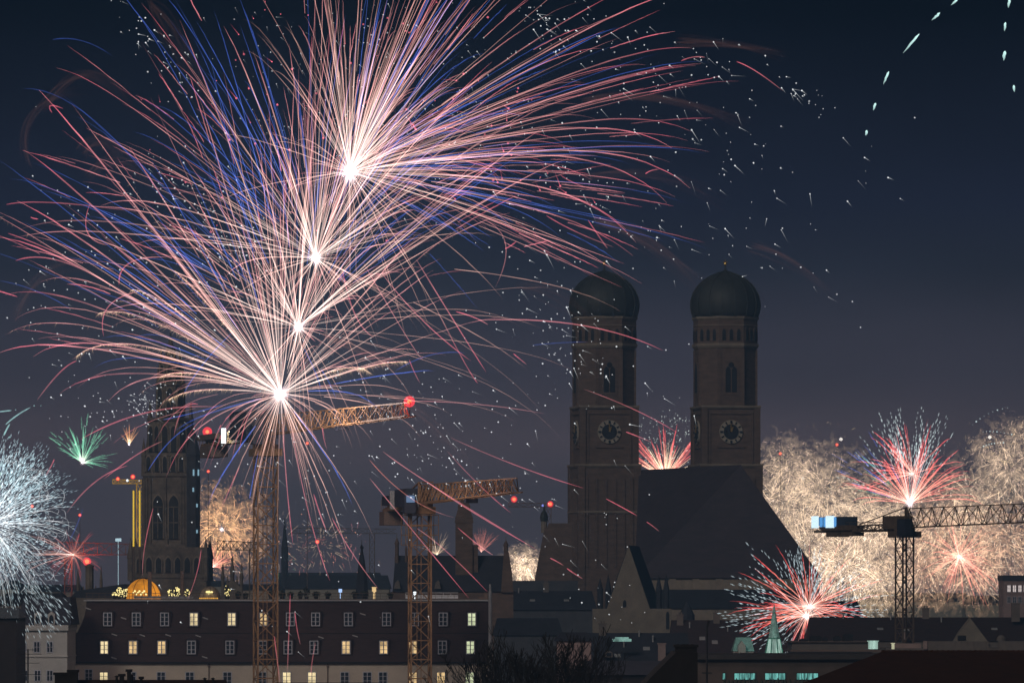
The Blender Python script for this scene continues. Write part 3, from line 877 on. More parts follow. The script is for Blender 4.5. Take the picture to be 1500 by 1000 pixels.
for px, w, h, n, lab in ((168, 8, 7, 22, 'low shrub dotted with fairy lights, farthest left on the terrace'), (174.5, 10, 14, 34, 'tall rounded shrub full of fairy lights left of the orange dome'), (184, 10, 12, 26, 'lit shrub touching the left side of the orange dome'),
                         (249, 8, 11, 20, 'first fairy-lit shrub right of the orange dome'), (259, 9, 15, 30, 'tallest fairy-lit shrub between orange dome and tower edge'), (274, 8, 11, 20, 'fairy-lit shrub between the tall lit shrub and the glass dome'), (333, 8, 18, 14, 'dimly lit conifer right of the small glass dome')):
    shrub(lab, px, w, h, DT - 1, n, 'fairy lit terrace shrubs')
for px, w, h in ((349, 10, 9), (413, 12, 10), (440, 9, 9), (449, 12, 15), (463, 13, 9), (480, 10, 8), (520, 11, 9), (534, 14, 10), (572, 9, 8), (426, 10, 8), (360, 8, 7), (397, 9, 9)):
    shrub('unlit dark shrub standing along the roof terrace railing', px, w, h, DT + rng.random() * 3, 0, 'dark terrace shrubs')
# posts, screens and chimneys on the terrace
def simple(name, label, cat, boxes, m_, D, group=None, base=None):
    m = MB()
    for (a, b, c, d, dp) in boxes: m.box(X(a, D), X(b, D), D, D + dp, Z(d, D), Z(c, D))
    t = tag(obj(name, m, m_), label, cat, group)
    return t
simple('vent_pipe', 'pale square vent pipe standing in front of the orange dome', 'pipe', [(216.5, 222, 838, 873, .5), (216, 222.5, 836.8, 838 - .02, .55)], M_CONC, DT - 3)
simple('vent_pipe', 'pale square vent pipe between the lit shrubs under the tower', 'pipe', [(264.5, 269, 837, 873, .5), (264, 269.5, 835.8, 837 - .02, .55)], M_CONC, DT - 3)
simple('terrace_screen', 'long white glazed screen on the terrace right of the middle crane', 'screen', [(594, 671, 871, 876, .15)] + [(x_, x_ + .8, 868, 870.95, .15) for x_ in range(594, 671, 11)] + [(594, 671, 867.3, 867.95, .15)], mat('white_screen', (.75, .75, .78), var=.1), DT)
simple('terrace_screen', 'low grey glass screen below the orange dome', 'screen', [(196, 283, 872.5, 876, .15)] + [(x_, x_ + .7, 870.5, 872.45, .15) for x_ in range(196, 283, 12)], M_METAL, DT - 4.5)
simple('roof_hatch', 'small square roof hatch at the right end of the terrace', 'hatch', [(709, 714, 868, 877, .6), (708.5, 714.5, 867.2, 867.95, .65), (700, 708, 874, 877, .5)], M_CONC, DT)
simple('lit_terrace_lantern', 'small amber lantern glowing by the pointed dark spire', 'lantern', [(545, 551, 860, 866, .3), (546.5, 549.5, 866.05, 877, .25), (544.5, 551.5, 859.2, 859.95, .35)], G_WARM2, DT - 2)
t = simple('terrace_floodlight', 'small blue white floodlight on the terrace left of the dark spire', 'lamp', [(496, 501, 862, 867, .3), (498, 499, 867.05, 876, .2)], glow('blue_white_flood', (.55, .8, 1.3), 1), DT - 2)
simple('terrace_lamp', 'round white lamp on the terrace seen through the middle crane mast', 'lamp', [(605.5, 609.5, 866, 870, .3), (607, 608, 870.05, 877, .2)], G_WHITE, DT - 2)
m = MB(); m.lathe([(.26, 0), (.24, Z(866, 700)), (.17, Z(865, 700)), (.13, Z(855, 700))], X(718, 700), 700, 12)
tag(obj('flagpole', m, M_METAL), 'tall grey pole at the right end of the mansard building', 'pole')

# ------------------------------------------------------------------ buildings on the left
D = 700
t = thing('corner_building', 'pale corner building with cornice and dark mansard at the left edge', 'building', (X(60, D), D, 0))
m = MB(); m.box(X(22, D), X(98, D), D + .5, D + 14, 0, Z(923, D)); obj('wall', m, M_PALE, t)
m = MB(); m.box(X(20, D), X(100, D), D, D + 14.3, Z(922.8, D), Z(915, D)); m.box(X(21, D), X(99, D), D + .3, D + 14.2, Z(962, D), Z(960, D)); obj('cornice', m, M_PALE, t)
m = MB()
a = [(X(22, D), D + .4, Z(914.9, D)), (X(104, D), D + .4, Z(914.9, D)), (X(104, D), D + 14, Z(914.9, D)), (X(22, D), D + 14, Z(914.9, D))]
b = [(X(33, D), D + 3, Z(874, D)), (X(100, D), D + 3, Z(874, D)), (X(100, D), D + 12, Z(874, D)), (X(33, D), D + 12, Z(874, D))]
m.add(a + b, [(0, 1, 5, 4), (1, 2, 6, 5), (2, 3, 7, 6), (3, 0, 4, 7), (4, 5, 6, 7), (3, 2, 1, 0)]); obj('mansard_roof', m, M_SLATE, t)
for px in (55, 75):
    m = MB(); z = Z(904, D); m.prism([(X(px - 5, D), Z(914, D)), (X(px + 5, D), Z(914, D)), (X(px + 5, D), Z(899, D)), (X(px, D), Z(895, D)), (X(px - 5, D), Z(899, D))], D + .2, D + 3)
    d_ = obj('dormer', m, M_PALE, t)
    m = MB(); m.prism(arch(X(px, D), Z(912.5, D), .55, 1.15), D + .12, D + .22); obj('pane', m, M_GLASS, d_)
for px, py in ((54, 947), (73, 947), (55, 989), (73, 989), (34, 947), (36, 989)): window(t, px, py, 10, 17, D + .5, None, 2, 2)

D = 860
t = thing('spired_hall', 'dark hall on the far left with three thin gothic spires', 'building', (X(130, D), D, 0))
m = MB(); m.box(X(102, D), X(200, D), D, D + 18, 0, Z(875, D)); obj('wall', m, M_GOTHIC, t)
m = MB(); m.prism([(X(102, D), Z(874.9, D)), (X(112, D), Z(865, D)), (X(180, D), Z(855, D)), (X(196, D), Z(857, D)), (X(200, D), Z(874.9, D))], D, D + 18); obj('roof', m, M_SLATE, t)
for px, yt, w, ym in ((112, 832, 2.2, 852), (129, 825, 6, 834), (146, 828, 2.2, 850), (120, 858, 1.6, 866), (138, 857, 1.6, 866)):
    m = MB(); sD = K * D
    top = [(w * sD, Z(ym, D)), (.3 * sD, Z(yt, D))] if w < 5 else [(w * sD, Z(830, D)), (w * 1.15 * sD, Z(829.9, D)), (w * 1.1 * sD, Z(828, D)), (.5 * sD, Z(825, D))]
    m.lathe([(w * sD, Z(878, D))] + top, X(px, D), D + 3, 8); obj('spire', m, M_GOTHIC, t)
house('turreted_house', 'dark hazy house with a pointed turret at the far left', 'house', -10, 96, 885, 868, 780, 14, M_GREY, M_SLATE, 14, 10)
m = MB(); m.lathe([(.45, Z(895, 775)), (.45, Z(880, 775)), (.05, Z(865, 775))], X(90, 775), 775, 8); m.lathe([(.9, 0), (.45, Z(895, 775))], X(90, 775), 775, 8)
tag(obj('chapel_spire', m, M_SLATE), 'slim pointed roof spire between corner building and gothic hall', 'spire')
t = house('lit_gate_house', 'narrow dark building in shadow at the lower left corner', 'building', -30, 24, 905, 890, 640, 12, M_BLACK, M_BLACK, 3, 3)

# spires between city hall and left crane
D = 950; sD = K * D
t = thing('gothic_pinnacle_group', 'dark gable crowned by three gothic pinnacles beside the golden glow', 'building', (X(340, D), D, 0))
m = MB(); m.box(X(300, D), X(420, D), D, D + 12, 0, Z(880, D)); obj('wall', m, M_GOTHIC, t)
m = MB(); m.prism([(X(323, D), Z(879.9, D)), (X(357, D), Z(879.9, D)), (X(355, D), Z(862, D)), (X(340, D), Z(848, D)), (X(325, D), Z(862, D))], D, D + 1.5); obj('gable', m, M_GOTHIC, t)
for px, yt, w in ((326, 826, 2.4), (340, 813, 2.9), (353.5, 825, 2.4), (333, 842, 1.5), (347, 842, 1.5)):
    m = MB(); zz = Z(yt, D)
    m.lathe([(w * sD, Z(866, D)), (w * sD, zz + (Z(866, D) - zz) * .55), (w * 1.3 * sD, zz + (Z(866, D) - zz) * .5), (w * .5 * sD, zz + (Z(866, D) - zz) * .18), (w * .8 * sD, zz + (Z(866, D) - zz) * .12), (.2 * sD, zz)], X(px, D), D + .7, 6); obj('pinnacle', m, M_GOTHIC, t)
D = 900; sD = K * D
t = thing('pointed_spire_tower', 'slender dark spire tower with a lantern ball behind the terrace', 'tower', (X(529, D), D, 0))
m = MB(); m.lathe([(9.5 * sD, 0), (9.5 * sD, Z(862, D)), (8.5 * sD, Z(850, D)), (4.6 * sD, Z(820, D)), (2.2 * sD, Z(808, D))], X(530, D), D, 8, math.pi / 8); obj('spire', m, M_SLATE, t)
m = MB(); m.lathe([(1.6 * sD, Z(808, D)), (1.6 * sD, Z(803.5, D)), (2.8 * sD, Z(802, D)), (1.8 * sD, Z(799, D)), (.5 * sD, Z(797, D)), (.3 * sD, Z(790, D))], X(530, D), D, 8); obj('lantern', m, M_BLACK, t)
# far spires in the haze
for px, yt, yb_, w, lab in ((417, 757, 862, 5, 'hazy far church spire right of the left crane mast'), (310, 845, 870, 4, 'faint far spire in the orange glow behind the city hall')):
    D = 1650; sD = K * D; m = MB()
    m.lathe([(w * sD, 0), (w * sD, Z(yt + 45, D)), (w * .6 * sD, Z(yt + 30, D)), (.3 * sD, Z(yt, D))], X(px, D), D, 8); tag(obj('distant_spire', m, M_SLATE), lab, 'spire')

# old town hall with tower
D = 920; sD = K * D
t = thing('stepped_gable_hall', 'dark hall with a square tower and pinnacled gables behind the middle crane', 'building', (X(660, D), D, 0))
m = MB(); m.box(X(574, D), X(752, D), D, D + 16, 0, Z(866, D)); obj('wall', m, M_BRICK, t)
m = MB()
m.add([(X(575, D), D - .4, Z(866, D) + .01), (X(751, D), D - .4, Z(866, D) + .01), (X(751, D), D + 16.4, Z(866, D) + .01), (X(575, D), D + 16.4, Z(866, D) + .01), (X(578, D), D + 6, Z(813, D)), (X(745, D), D + 6, Z(813, D))], [(0, 1, 5, 4), (1, 2, 5), (2, 3, 4, 5), (3, 0, 4), (3, 2, 1, 0)]); obj('roof', m, M_SLATE, t)
for px, yt, w in ((580.5, 779, 2.8), (594, 795, 1.5), (741, 784, 3.2)):
    m = MB(); zz = Z(yt, D); z1 = Z(815, D)
    m.lathe([(w * sD * 1.3, Z(868, D)), (w * sD * 1.2, z1), (w * sD, z1 + .1), (w * sD, zz + (z1 - zz) * .5), (w * 1.3 * sD, zz + (z1 - zz) * .45), (.4 * sD, zz + (z1 - zz) * .2), (.2 * sD, zz)], X(px, D), D + 5, 6); obj('pinnacle', m, M_BRICK, t)
m = MB()
m.prism([(X(734, D), Z(867, D)), (X(752, D), Z(867, D)), (X(750, D), Z(838, D)), (X(745, D), Z(808, D)), (X(738, D), Z(808, D)), (X(736, D), Z(835, D))], D - .6, D + 1); obj('end_gable', m, M_BRICK, t)
m = MB(); xc, yc = X(679.5, D), D + 4
def sqr(hw, y0, y1): m.lathe([(hw * sD * f4, Z(y0, D)), (hw * sD * f4, Z(y1, D))], xc, yc, 4, math.pi / 4)
sqr(12.6, 868, 765); sqr(13.6, 765, 762); sqr(13, 762, 757); m.lathe([(12.5 * sD * f4, Z(757, D)), (9 * sD * f4, Z(745, D)), (9 * sD * f4, Z(740, D)), (5 * sD * f4, Z(732, D)), (.5 * sD, Z(726, D))], xc, yc, 4, math.pi / 4)
obj('tower', m, M_BRICK, t)
m = MB(); m.box(X(692, D), X(700, D), D + 3, D + 4.2, Z(868, D), Z(800, D)); m.box(X(691.5, D), X(701, D), D + 2.9, D + 4.3, Z(800, D) + .01, Z(797, D)); obj('chimney', m, M_BRICK, t)
for px in (582, 641):
    m = MB(); m.prism([(X(px - 5, D), Z(862, D)), (X(px + 5, D), Z(862, D)), (X(px + 3, D), Z(852, D)), (X(px + 1, D), Z(849, D)), (X(px - 3, D), Z(853, D))], D - .7, D + 1.5); obj('dormer', m, M_GREY, t)

# pale distant terraces and city blocks in the haze
D = 1800
ws = [(410 + i * 7.5, 848, 3.4, 7) for i in range(19)]
t = house('distant_palace', 'long pale distant block with rows of windows in the haze', 'building', 402, 560, 862, 838, D, 20, M_DISTANT, M_SLATE, 4, 4, flat=False)
for px, py, w, h in ws: window(t, px, py + 18, w, h, D, None, 1, 1, bar=.15)
t = house('distant_palace', 'broad pale distant block left of the dark spire', 'building', 418, 570, 862, 842, 1500, 16, M_DISTANT, M_SLATE, 3, 3)
t_ = t
blocks = [(-60, 30, 862, 850, 1600, 'far pale block behind the white fireworks at the left edge'), (28, 118, 866, 856, 1500, 'far grey house row left of the gothic hall'), (150, 215, 868, 860, 1700, 'far low block left of the city hall tower'), (295, 340, 858, 850, 1600, 'far low block in the golden glow'), (336, 412, 864, 855, 1400, 'far house row behind the left crane mast'), (690, 760, 868, 862, 1600, 'far low block behind the tower hall'),
          (1190, 1262, 905, 880, 1250, 'dim house row behind the red firework'), (1255, 1330, 880, 866, 1750, 'far house row under the golden glow left of the right crane'), (1328, 1420, 880, 868, 1850, 'far house row right of the right crane mast'), (1415, 1530, 884, 872, 1700, 'far house row at the right edge')]
for a, b, ye, yr, D, lab in blocks:
    house('distant_house', lab, 'house', a, b, ye, yr, D, 14, M_DISTANT, M_SLATE, 3, 3, 'distant houses in the haze')
D = 1400
t = house('distant_office', 'distant pale block with brightly lit windows at the right edge', 'building', 1470, 1530, 850, 842, D, 14, M_PINKG, M_SLATE, flat=True)
for k in range(5): window(t, 1478 + k * 8, 861.5, 6, 11, D, glow('lit_office', (1.0, .85, .8), .9), 2, 2, bar=.1)
for k in range(5): window(t, 1478 + k * 8, 878, 6, 10, D, None, 2, 2, bar=.1)

# ------------------------------------------------------------------ right-hand buildings
D = 880
long_t = t = house('long_purple_roof', 'long dark roofed building under the red firework at the right', 'building', 1190, 1600, 938, 904, D, 18, M_GREY, M_TILE, 0, 0)
m = MB(); sD = K * D
m.prism([(X(1393, D), Z(941, D)), (X(1448, D), Z(941, D)), (X(1421, D), Z(905, D))], D - .9, D + 3); obj('gable', m, M_TAN, t)
m = MB(); m.box(X(1402, D), X(1414, D), D - 1.1, D - .9, Z(937, D), Z(930, D)); obj('gable_window', m, M_BLACK, t)
chimney(t, 1482, 1494, 884, 910, D + 5, M_GREY)
chimney(t, 1322, 1328, 927, 936, D - 3, M_PINKG)
m = MB(); m.lathe([(7 * sD, Z(938, D)), (6.8 * sD, Z(934, D)), (4 * sD, Z(930.5, D)), (.4 * sD, Z(929, D))], X(1465, D), D - 2, 12); obj('dormer', m, M_GREY, t)
D = 760
t = house('terraced_block', 'flat grey block with glazed terrace parapet at the right', 'building', 1300, 1600, 952, 950, D, 12, M_GREY, M_GREY, flat=True)
m = MB()
for a, b in ((1353, 1448), (1462, 1510)):
    m.box(X(a, D), X(b, D), D - .2, D, Z(950, D), Z(938.5, D))
    for px in range(a, b, 9): m.box(X(px, D), X(px, D) + .12, D - .28, D - .2, Z(950, D), Z(938, D))
obj('parapet_screen', m, M_GREY, t)
m = MB(); m.box(X(1306, D), X(1310, D), D - .3, D, Z(950, D), Z(942, D)); m.box(X(1304.8, D), X(1311, D), D - .35, D + .05, Z(941.95, D), Z(941, D)); obj('lamp', m, glow('dim_lamp', (.7, .68, .45), .8), t)
m = MB(); m.box(X(1352, D), X(1358, D), D - .5, D - .21, Z(950, D), Z(938, D)); obj('terrace_hut', m, M_PINKG, t)
m = MB(); m.box(X(1312, D), X(1351, D), D + 2, D + 3, Z(952, D), Z(942, D)); obj('terrace_wall', m, M_PINKG, t)

D = 820
t = thing('plant_room_block', 'grey rooftop plant block below the red firework', 'building', (X(1215, D), D, 0))
m = MB(); m.box(X(1160, D), X(1278, D), D, D + 12, 0, Z(940, D)); obj('wall', m, M_GREY, t)
m = MB(); m.box(X(1158, D), X(1300, D), D - .4, D + 12.2, Z(954, D), Z(951, D)); m.box(X(1156, D), X(1282, D), D - .5, D + 12.4, Z(940, D) + .01, Z(938.8, D)); obj('ledge', m, M_CONC, t)
for a, b, y in ((1172, 1184, 936), (1187, 1204, 932), (1206, 1213, 934), (1222, 1232, 932), (1236, 1250, 929)):
    m = MB(); m.box(X(a, D), X(b, D), D + 1, D + 3, Z(938.7, D), Z(y, D)); m.box(X(a, D) + .2, X(b, D) - .2, D + 1.2, D + 2.8, Z(y, D) + .004, Z(y - 1.2, D)); obj('roof_unit', m, M_BLACK, t)
# teal lit office in front
D = 640
t = thing('teal_lit_office', 'low dark office with a strip of teal lit windows', 'building', (X(1130, D), D, 0))
m = MB(); m.box(X(1020, D), X(1300, D), D, D + 16, 0, Z(965, D)); obj('wall', m, mat('office_wall', (.10, .075, .06), var=.25), t)
m = MB(); m.box(X(1018, D), X(1302, D), D - .7, D + 16.3, Z(965, D) + .004, Z(958, D)); obj('roof', m, mat('office_roof', (.045, .038, .034)), t)
for a, b in ((1058, 1063), (1075, 1107), (1120, 1151), (1166, 1199)):
    window(t, (a + b) / 2, 990, b - a, 11, D, G_TEAL, max(1, int((b - a) / 8)), 1, M_BLACK, bar=.05)
for a, b in ((1058, 1063), (1075, 1107), (1120, 1151), (1166, 1199)):
    window(t, (a + b) / 2, 1020, b - a, 12, D, None, max(1, int((b - a) / 8)), 1, M_BLACK, bar=.05)
m = MB()
for px in range(1060, 1215, 6):
    h = rng.random() * 3 + 1.5
    m.lathe([(.22, Z(1003, D - 2)), (.2, Z(998, D - 2)), (.02, Z(996 - h, D - 2))], X(px + rng.random() * 3, D - 2), D - 2, 5)
m.box(X(1055, D - 2), X(1212, D - 2), D - 2.3, D - 1.7, 0, Z(1003, D - 2))
tag(obj('clipped_hedge', m, M_LEAF), 'dark jagged hedge top in front of the teal windows', 'hedge')
# spire with floodlit base
D = 700; sD = K * D
t = thing('floodlit_spire', 'small green copper spire with brightly lit white base', 'spire', (X(1134.5, D), D, 0))
m = MB(); m.lathe([(9 * sD, 0), (9 * sD, Z(963, D)), (14.5 * sD, Z(962.5, D)), (14.5 * sD, Z(961.5, D))], X(1134.5, D), D + 1, 8, math.pi / 8); obj('base', m, M_BLACK, t)
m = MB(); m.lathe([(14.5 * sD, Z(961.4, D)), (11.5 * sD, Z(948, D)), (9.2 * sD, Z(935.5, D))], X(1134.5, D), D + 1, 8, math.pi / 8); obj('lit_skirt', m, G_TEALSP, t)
m = MB()
for k in range(8):
    a = k * math.pi / 4 + math.pi / 8
    m.bar((X(1134.5, D) + 14.6 * sD * math.cos(a), D + 1 + 14.6 * sD * math.sin(a), Z(961.4, D)), (X(1134.5, D) + 9.3 * sD * math.cos(a), D + 1 + 9.3 * sD * math.sin(a), Z(935.5, D)), .14)
m.lathe([(10 * sD, Z(935.4, D)), (10 * sD, Z(933.5, D))], X(1134.5, D), D + 1, 8, math.pi / 8)
obj('skirt_rib', m, M_PATINA, t)
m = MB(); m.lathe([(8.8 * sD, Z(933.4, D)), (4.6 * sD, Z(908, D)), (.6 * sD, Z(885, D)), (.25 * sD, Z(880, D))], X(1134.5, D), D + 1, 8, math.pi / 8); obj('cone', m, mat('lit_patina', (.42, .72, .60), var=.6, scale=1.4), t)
lamp('spire_floodlight', (X(1134.5, D), D - 5, Z(955, D)), 260, (.55, 1, .85), t, .2)
# mansard with teal light
D = 760; sD = K * D
t = thing('teal_mansard', 'small mansard pavilion washed with teal light beside the green spire', 'building', (X(1088, D), D, 0))
m = MB(); m.box(X(1074, D), X(1104, D), D, D + 5, 0, Z(953, D)); obj('wall', m, M_PINKG, t)
m = MB(); a, b, c, d = X(1073, D), X(1105, D), X(1079, D), X(1100, D)
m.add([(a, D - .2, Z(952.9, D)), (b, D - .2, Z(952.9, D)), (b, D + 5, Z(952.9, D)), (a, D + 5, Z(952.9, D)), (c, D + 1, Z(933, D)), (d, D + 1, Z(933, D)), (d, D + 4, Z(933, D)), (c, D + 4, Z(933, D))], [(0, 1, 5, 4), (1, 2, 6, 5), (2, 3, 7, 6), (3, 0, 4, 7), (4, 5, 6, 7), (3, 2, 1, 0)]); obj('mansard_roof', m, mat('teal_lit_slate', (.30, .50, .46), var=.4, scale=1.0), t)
m = MB(); m.prism([(X(1081, D), Z(960, D)), (X(1092, D), Z(960, D)), (X(1092, D), Z(945, D)), (X(1086.5, D), Z(938, D)), (X(1081, D), Z(945, D))], D - .9, D + 2); obj('dormer', m, M_PINKG, t)
lamp('roof_floodlight', (X(1090, D), D - 5, Z(940, D)), 150, (.5, 1, .9), t, .2)
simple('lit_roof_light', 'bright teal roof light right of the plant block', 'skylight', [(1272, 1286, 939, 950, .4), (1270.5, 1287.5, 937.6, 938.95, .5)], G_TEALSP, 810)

# dark roofs in the middle below the church gable
purple_t = house('purple_roof_house', 'dark purple roofed house in front of the cathedral aisle', 'house', 985, 1200, 962, 908, 930, 16, M_GREY, M_TILE, 0, 6)
dark_t = t = house('dark_roof_house', 'dark roofed house with small skylights right of the bare trees', 'house', 862, 1010, 978, 927, 800, 16, M_BLUEW, M_SLATE, 0, 0)
simple('lit_skylight', 'small teal lit skylight strip on the dark roof below the church gable', 'skylight', [(897, 925, 935, 939, .5), (901, 921, 932.5, 934.9, .5)], glow('skylight_teal', (.30, .55, .48), .8, var=.6, scale=1), 799)
for px, py in ((892, 957), (922, 975)):
    m = MB(); D = 797; m.prism([(X(px - 6, D), Z(py + 5, D)), (X(px + 6, D), Z(py + 5, D)), (X(px + 5, D), Z(py - 2, D)), (X(px, D), Z(py - 5, D)), (X(px - 4, D), Z(py - 2, D))], D, D + 5)
    d_ = obj('dormer', m, M_GREY, t)
    m = MB(); m.box(X(px - 3.5, D), X(px + 3.5, D), D - .05, D - .004, Z(py + 3.5, D), Z(py - 1.5, D)); obj('pane', m, M_GLASS, d_)
chimney(t, 964, 975, 943, 978, 800, M_PINKG); chimney(t, 874, 880, 978, 995, 792, M_GREY); chimney(t, 920, 927, 983, 998, 792, M_PALE)
house('pink_gable_house', 'pale pinkish house wall glimpsed through the bare trees', 'house', 816, 866, 938, 926, 690, 12, M_PINKG, M_SLATE, 6, 6)
house('shadowed_wall_house', 'dark house in the gap right of the mansard building', 'house', 724, 822, 930, 905, 880, 14, M_BLUEW, M_SLATE, 4, 4)
house('lower_dark_house', 'dark low house with pale dormer behind the bare tree branches', 'house', 850, 1000, 988, 968, 640, 12, M_BLACK, M_SLATE, 8, 4)
def roof_bits(tn, D, depth, ye, yr, items):
    ze, zr = Z(ye, D), Z(yr, D); o = .4
    for kind_, px, f in items:        # f: how far up the front slope
        z = ze + (zr - ze) * f; y = D - o + (depth / 2 + o) * f; x = X(px, D)
        m = MB()
        if kind_ == 'skylight':
            dy = .35; dz = (zr - ze) / (depth / 2 + o)
            m.add([(x - .5, y - dy, z - dy * dz + .08), (x + .5, y - dy, z - dy * dz + .08), (x + .5, y + dy, z + dy * dz + .08), (x - .5, y + dy, z + dy * dz + .08), (x - .5, y - dy, z - dy * dz - .1), (x + .5, y - dy, z - dy * dz - .1), (x + .5, y + dy, z + dy * dz - .1), (x - .5, y + dy, z + dy * dz - .1)], [(0, 1, 2, 3), (0, 4, 5, 1), (1, 5, 6, 2), (2, 6, 7, 3), (3, 7, 4, 0)])
            obj('skylight', m, M_METAL, tn)
        elif kind_ == 'vent':
            m.lathe([(.12, z - .3), (.12, z + .7), (.22, z + .72), (.05, z + .95)], x, y, 8); obj('vent_pipe', m, M_METAL, tn)
        else:
            m.box(x - .55, x + .55, y - .35, y + .35, z - .6, z + 1.5); m.box(x - .65, x + .65, y - .45, y + .45, z + 1.503, z + 1.65); m.box(x - .3, x - .05, y - .12, y + .12, z + 1.653, z + 2.0); m.box(x + .1, x + .35, y - .12, y + .12, z + 1.653, z + 2.0)
            obj('chimney', m, M_GREY, tn)
roof_bits(purple_t, 930, 16, 962, 908, [('vent', 1012, .8), ('chimney', 1052, .95), ('skylight', 1030, .5), ('vent', 1068, .7), ('skylight', 1048, .4), ('chimney', 998, .9)])
roof_bits(dark_t, 800, 16, 978, 927, [('vent', 938, .9), ('skylight', 948, .55), ('skylight', 905, .35), ('chimney', 884, .96), ('vent', 915, .6), ('vent', 958, .75)])
roof_bits(long_t, 880, 18, 938, 904, [('vent', 1240, .95), ('skylight', 1292, .5), ('skylight', 1330, .45), ('chimney', 1362, .97), ('vent', 1384, .8), ('skylight', 1460, .5), ('vent', 1310, .9)])
roof_bits(slate_t, 1040, 16, 893, 865, [('vent', 760, .9), ('chimney', 800, .97), ('skylight', 780, .5), ('skylight', 830, .5)])
# slim lamp mast with sign
D = 600
m = MB(); m.lathe([(.13, 0), (.10, Z(920, D))], X(1035.5, D), D, 8); m.box(X(1028, D), X(1043, D), D - .1, D + .1, Z(986, D), Z(984, D)); m.bar((X(1035.5, D), D, Z(920, D)), (X(1038.5, D), D, Z(908, D)), .16, .3)
tag(obj('slim_mast', m, M_BLACK), 'thin dark mast with a crossbar left of the teal windows', 'mast')
m = MB(); D = 960; m.lathe([(1.6, 0), (1.4, Z(900, D)), (.1, Z(880, D))], X(1006, D), D, 8)
tag(obj('small_spire', m, M_SLATE), 'faint small spire in front of the cathedral aisle', 'spire')

# ------------------------------------------------------------------ near dark roofs
D = 330
t = thing('foreground_roof', 'near dark brown tiled roof filling the lower right corner', 'building', (X(1400, D), D, 0))
m = MB(); zr = Z(954.5, D); ze = Z(1016, D)
m.add([(X(1120, D), D - 6, ze), (X(1620, D), D - 6, ze), (X(1620, D), D + 14, ze), (X(1230, D), D + 14, ze), (X(1297, D), D + 3, zr), (X(1620, D), D + 3, zr)], [(0, 1, 5, 4), (1, 2, 5), (2, 3, 4, 5), (3, 0, 4), (3, 2, 1, 0)])
obj('roof', m, M_FORE, t)
m = MB(); m.box(X(1150, D), X(1610, D), D - 5.4, D + 13, 0, ze - .01); obj('wall', m, M_BLACK, t)
m = MB()
for px in range(1299, 1620, 8): m.lathe([(.13, zr - .02), (.13, zr + .07), (.02, zr + .1)], X(px, D), D + 3, 6)
m.bar((X(1297, D), D + 3, zr), (X(1620, D), D + 3, zr), .16)
obj('ridge_tile', m, M_FORE, t)
D = 360
t = thing('foreground_roof', 'near black gabled roof with wide chimney at the bottom centre', 'building', (X(985, D), D, 0))
m = MB(); m.prism([(X(935, D), Z(1012, D)), (X(955, D), Z(990, D)), (X(978, D), Z(967, D)), (X(990, D), Z(955, D)), (X(1022, D), Z(955, D)), (X(1022, D), Z(1012, D))], D, D + 10); obj('roof', m, M_BLACK, t)
m = MB(); m.box(X(938, D), X(1021, D), D + .4, D + 9.5, 0, Z(1012, D) - .01); obj('wall', m, M_BLACK, t)
chimney(t, 989, 1021, 947.5, 957, D + 1)
m = MB()
for px in (994, 1002, 1008, 1015): m.lathe([(.12, Z(947.5, D) + .2), (.10, Z(944.5, D)), (.14, Z(944, D))], X(px, D), D + 1.6, 8)
obj('chimney_pot', m, M_BLACK, t)
D = 380
t = house('foreground_ridge', 'near dark roof ridge along the bottom left edge with chimney stacks', 'building', 70, 330, 1030, 997, D, 12, M_BLACK, M_FORE, 2, 6)
for a, b, y in ((80, 100, 988), (100, 113, 984), (175, 181, 990), (186, 191, 983.5), (205, 208, 994)): chimney(t, a, b, y, 1004, D + 3 + (a % 3))
for px, y in ((171, 991), (193, 989), (300, 994), (312, 994)):
    m = MB(); m.lathe([(.1, Z(1002, D + 5)), (.09, Z(y, D + 5)), (.18, Z(y - .6, D + 5)), (.02, Z(y - 2.4, D + 5))], X(px, D + 5), D + 5, 8); obj('vent_cowl', m, M_BLACK, t)
t = house('foreground_ridge', 'near low roof edge at the bottom between the two cranes', 'building', 395, 560, 1034, 1001, 400, 12, M_BLACK, M_FORE, 3, 3)
D = 370
t = thing('roof_aerial', 'thin television aerial with horizontal bars in the lower left corner', 'aerial', (X(41, D), D, 0))
m = MB(); m.lathe([(.055, Z(1060, D)), (.045, Z(950, D))], X(41, D), D, 8); m.lathe([(.07, 0), (.07, Z(1060, D))], X(41, D), D, 8); obj('pole', m, M_BLACKM, t)
m = MB()
for y, a, b in ((951, 27, 55), (957.5, 23, 61), (970.5, 25, 58), (987, 24, 60)): m.bar((X(a, D), D - .06, Z(y, D)), (X(b, D), D - .06, Z(y, D)), .035)
for px in (29, 34, 48, 53): m.bar((X(px, D), D - .1, Z(953, D)), (X(px, D), D - .1, Z(948.5, D)), .025)
obj('antenna_bar', m, M_BLACKM, t)

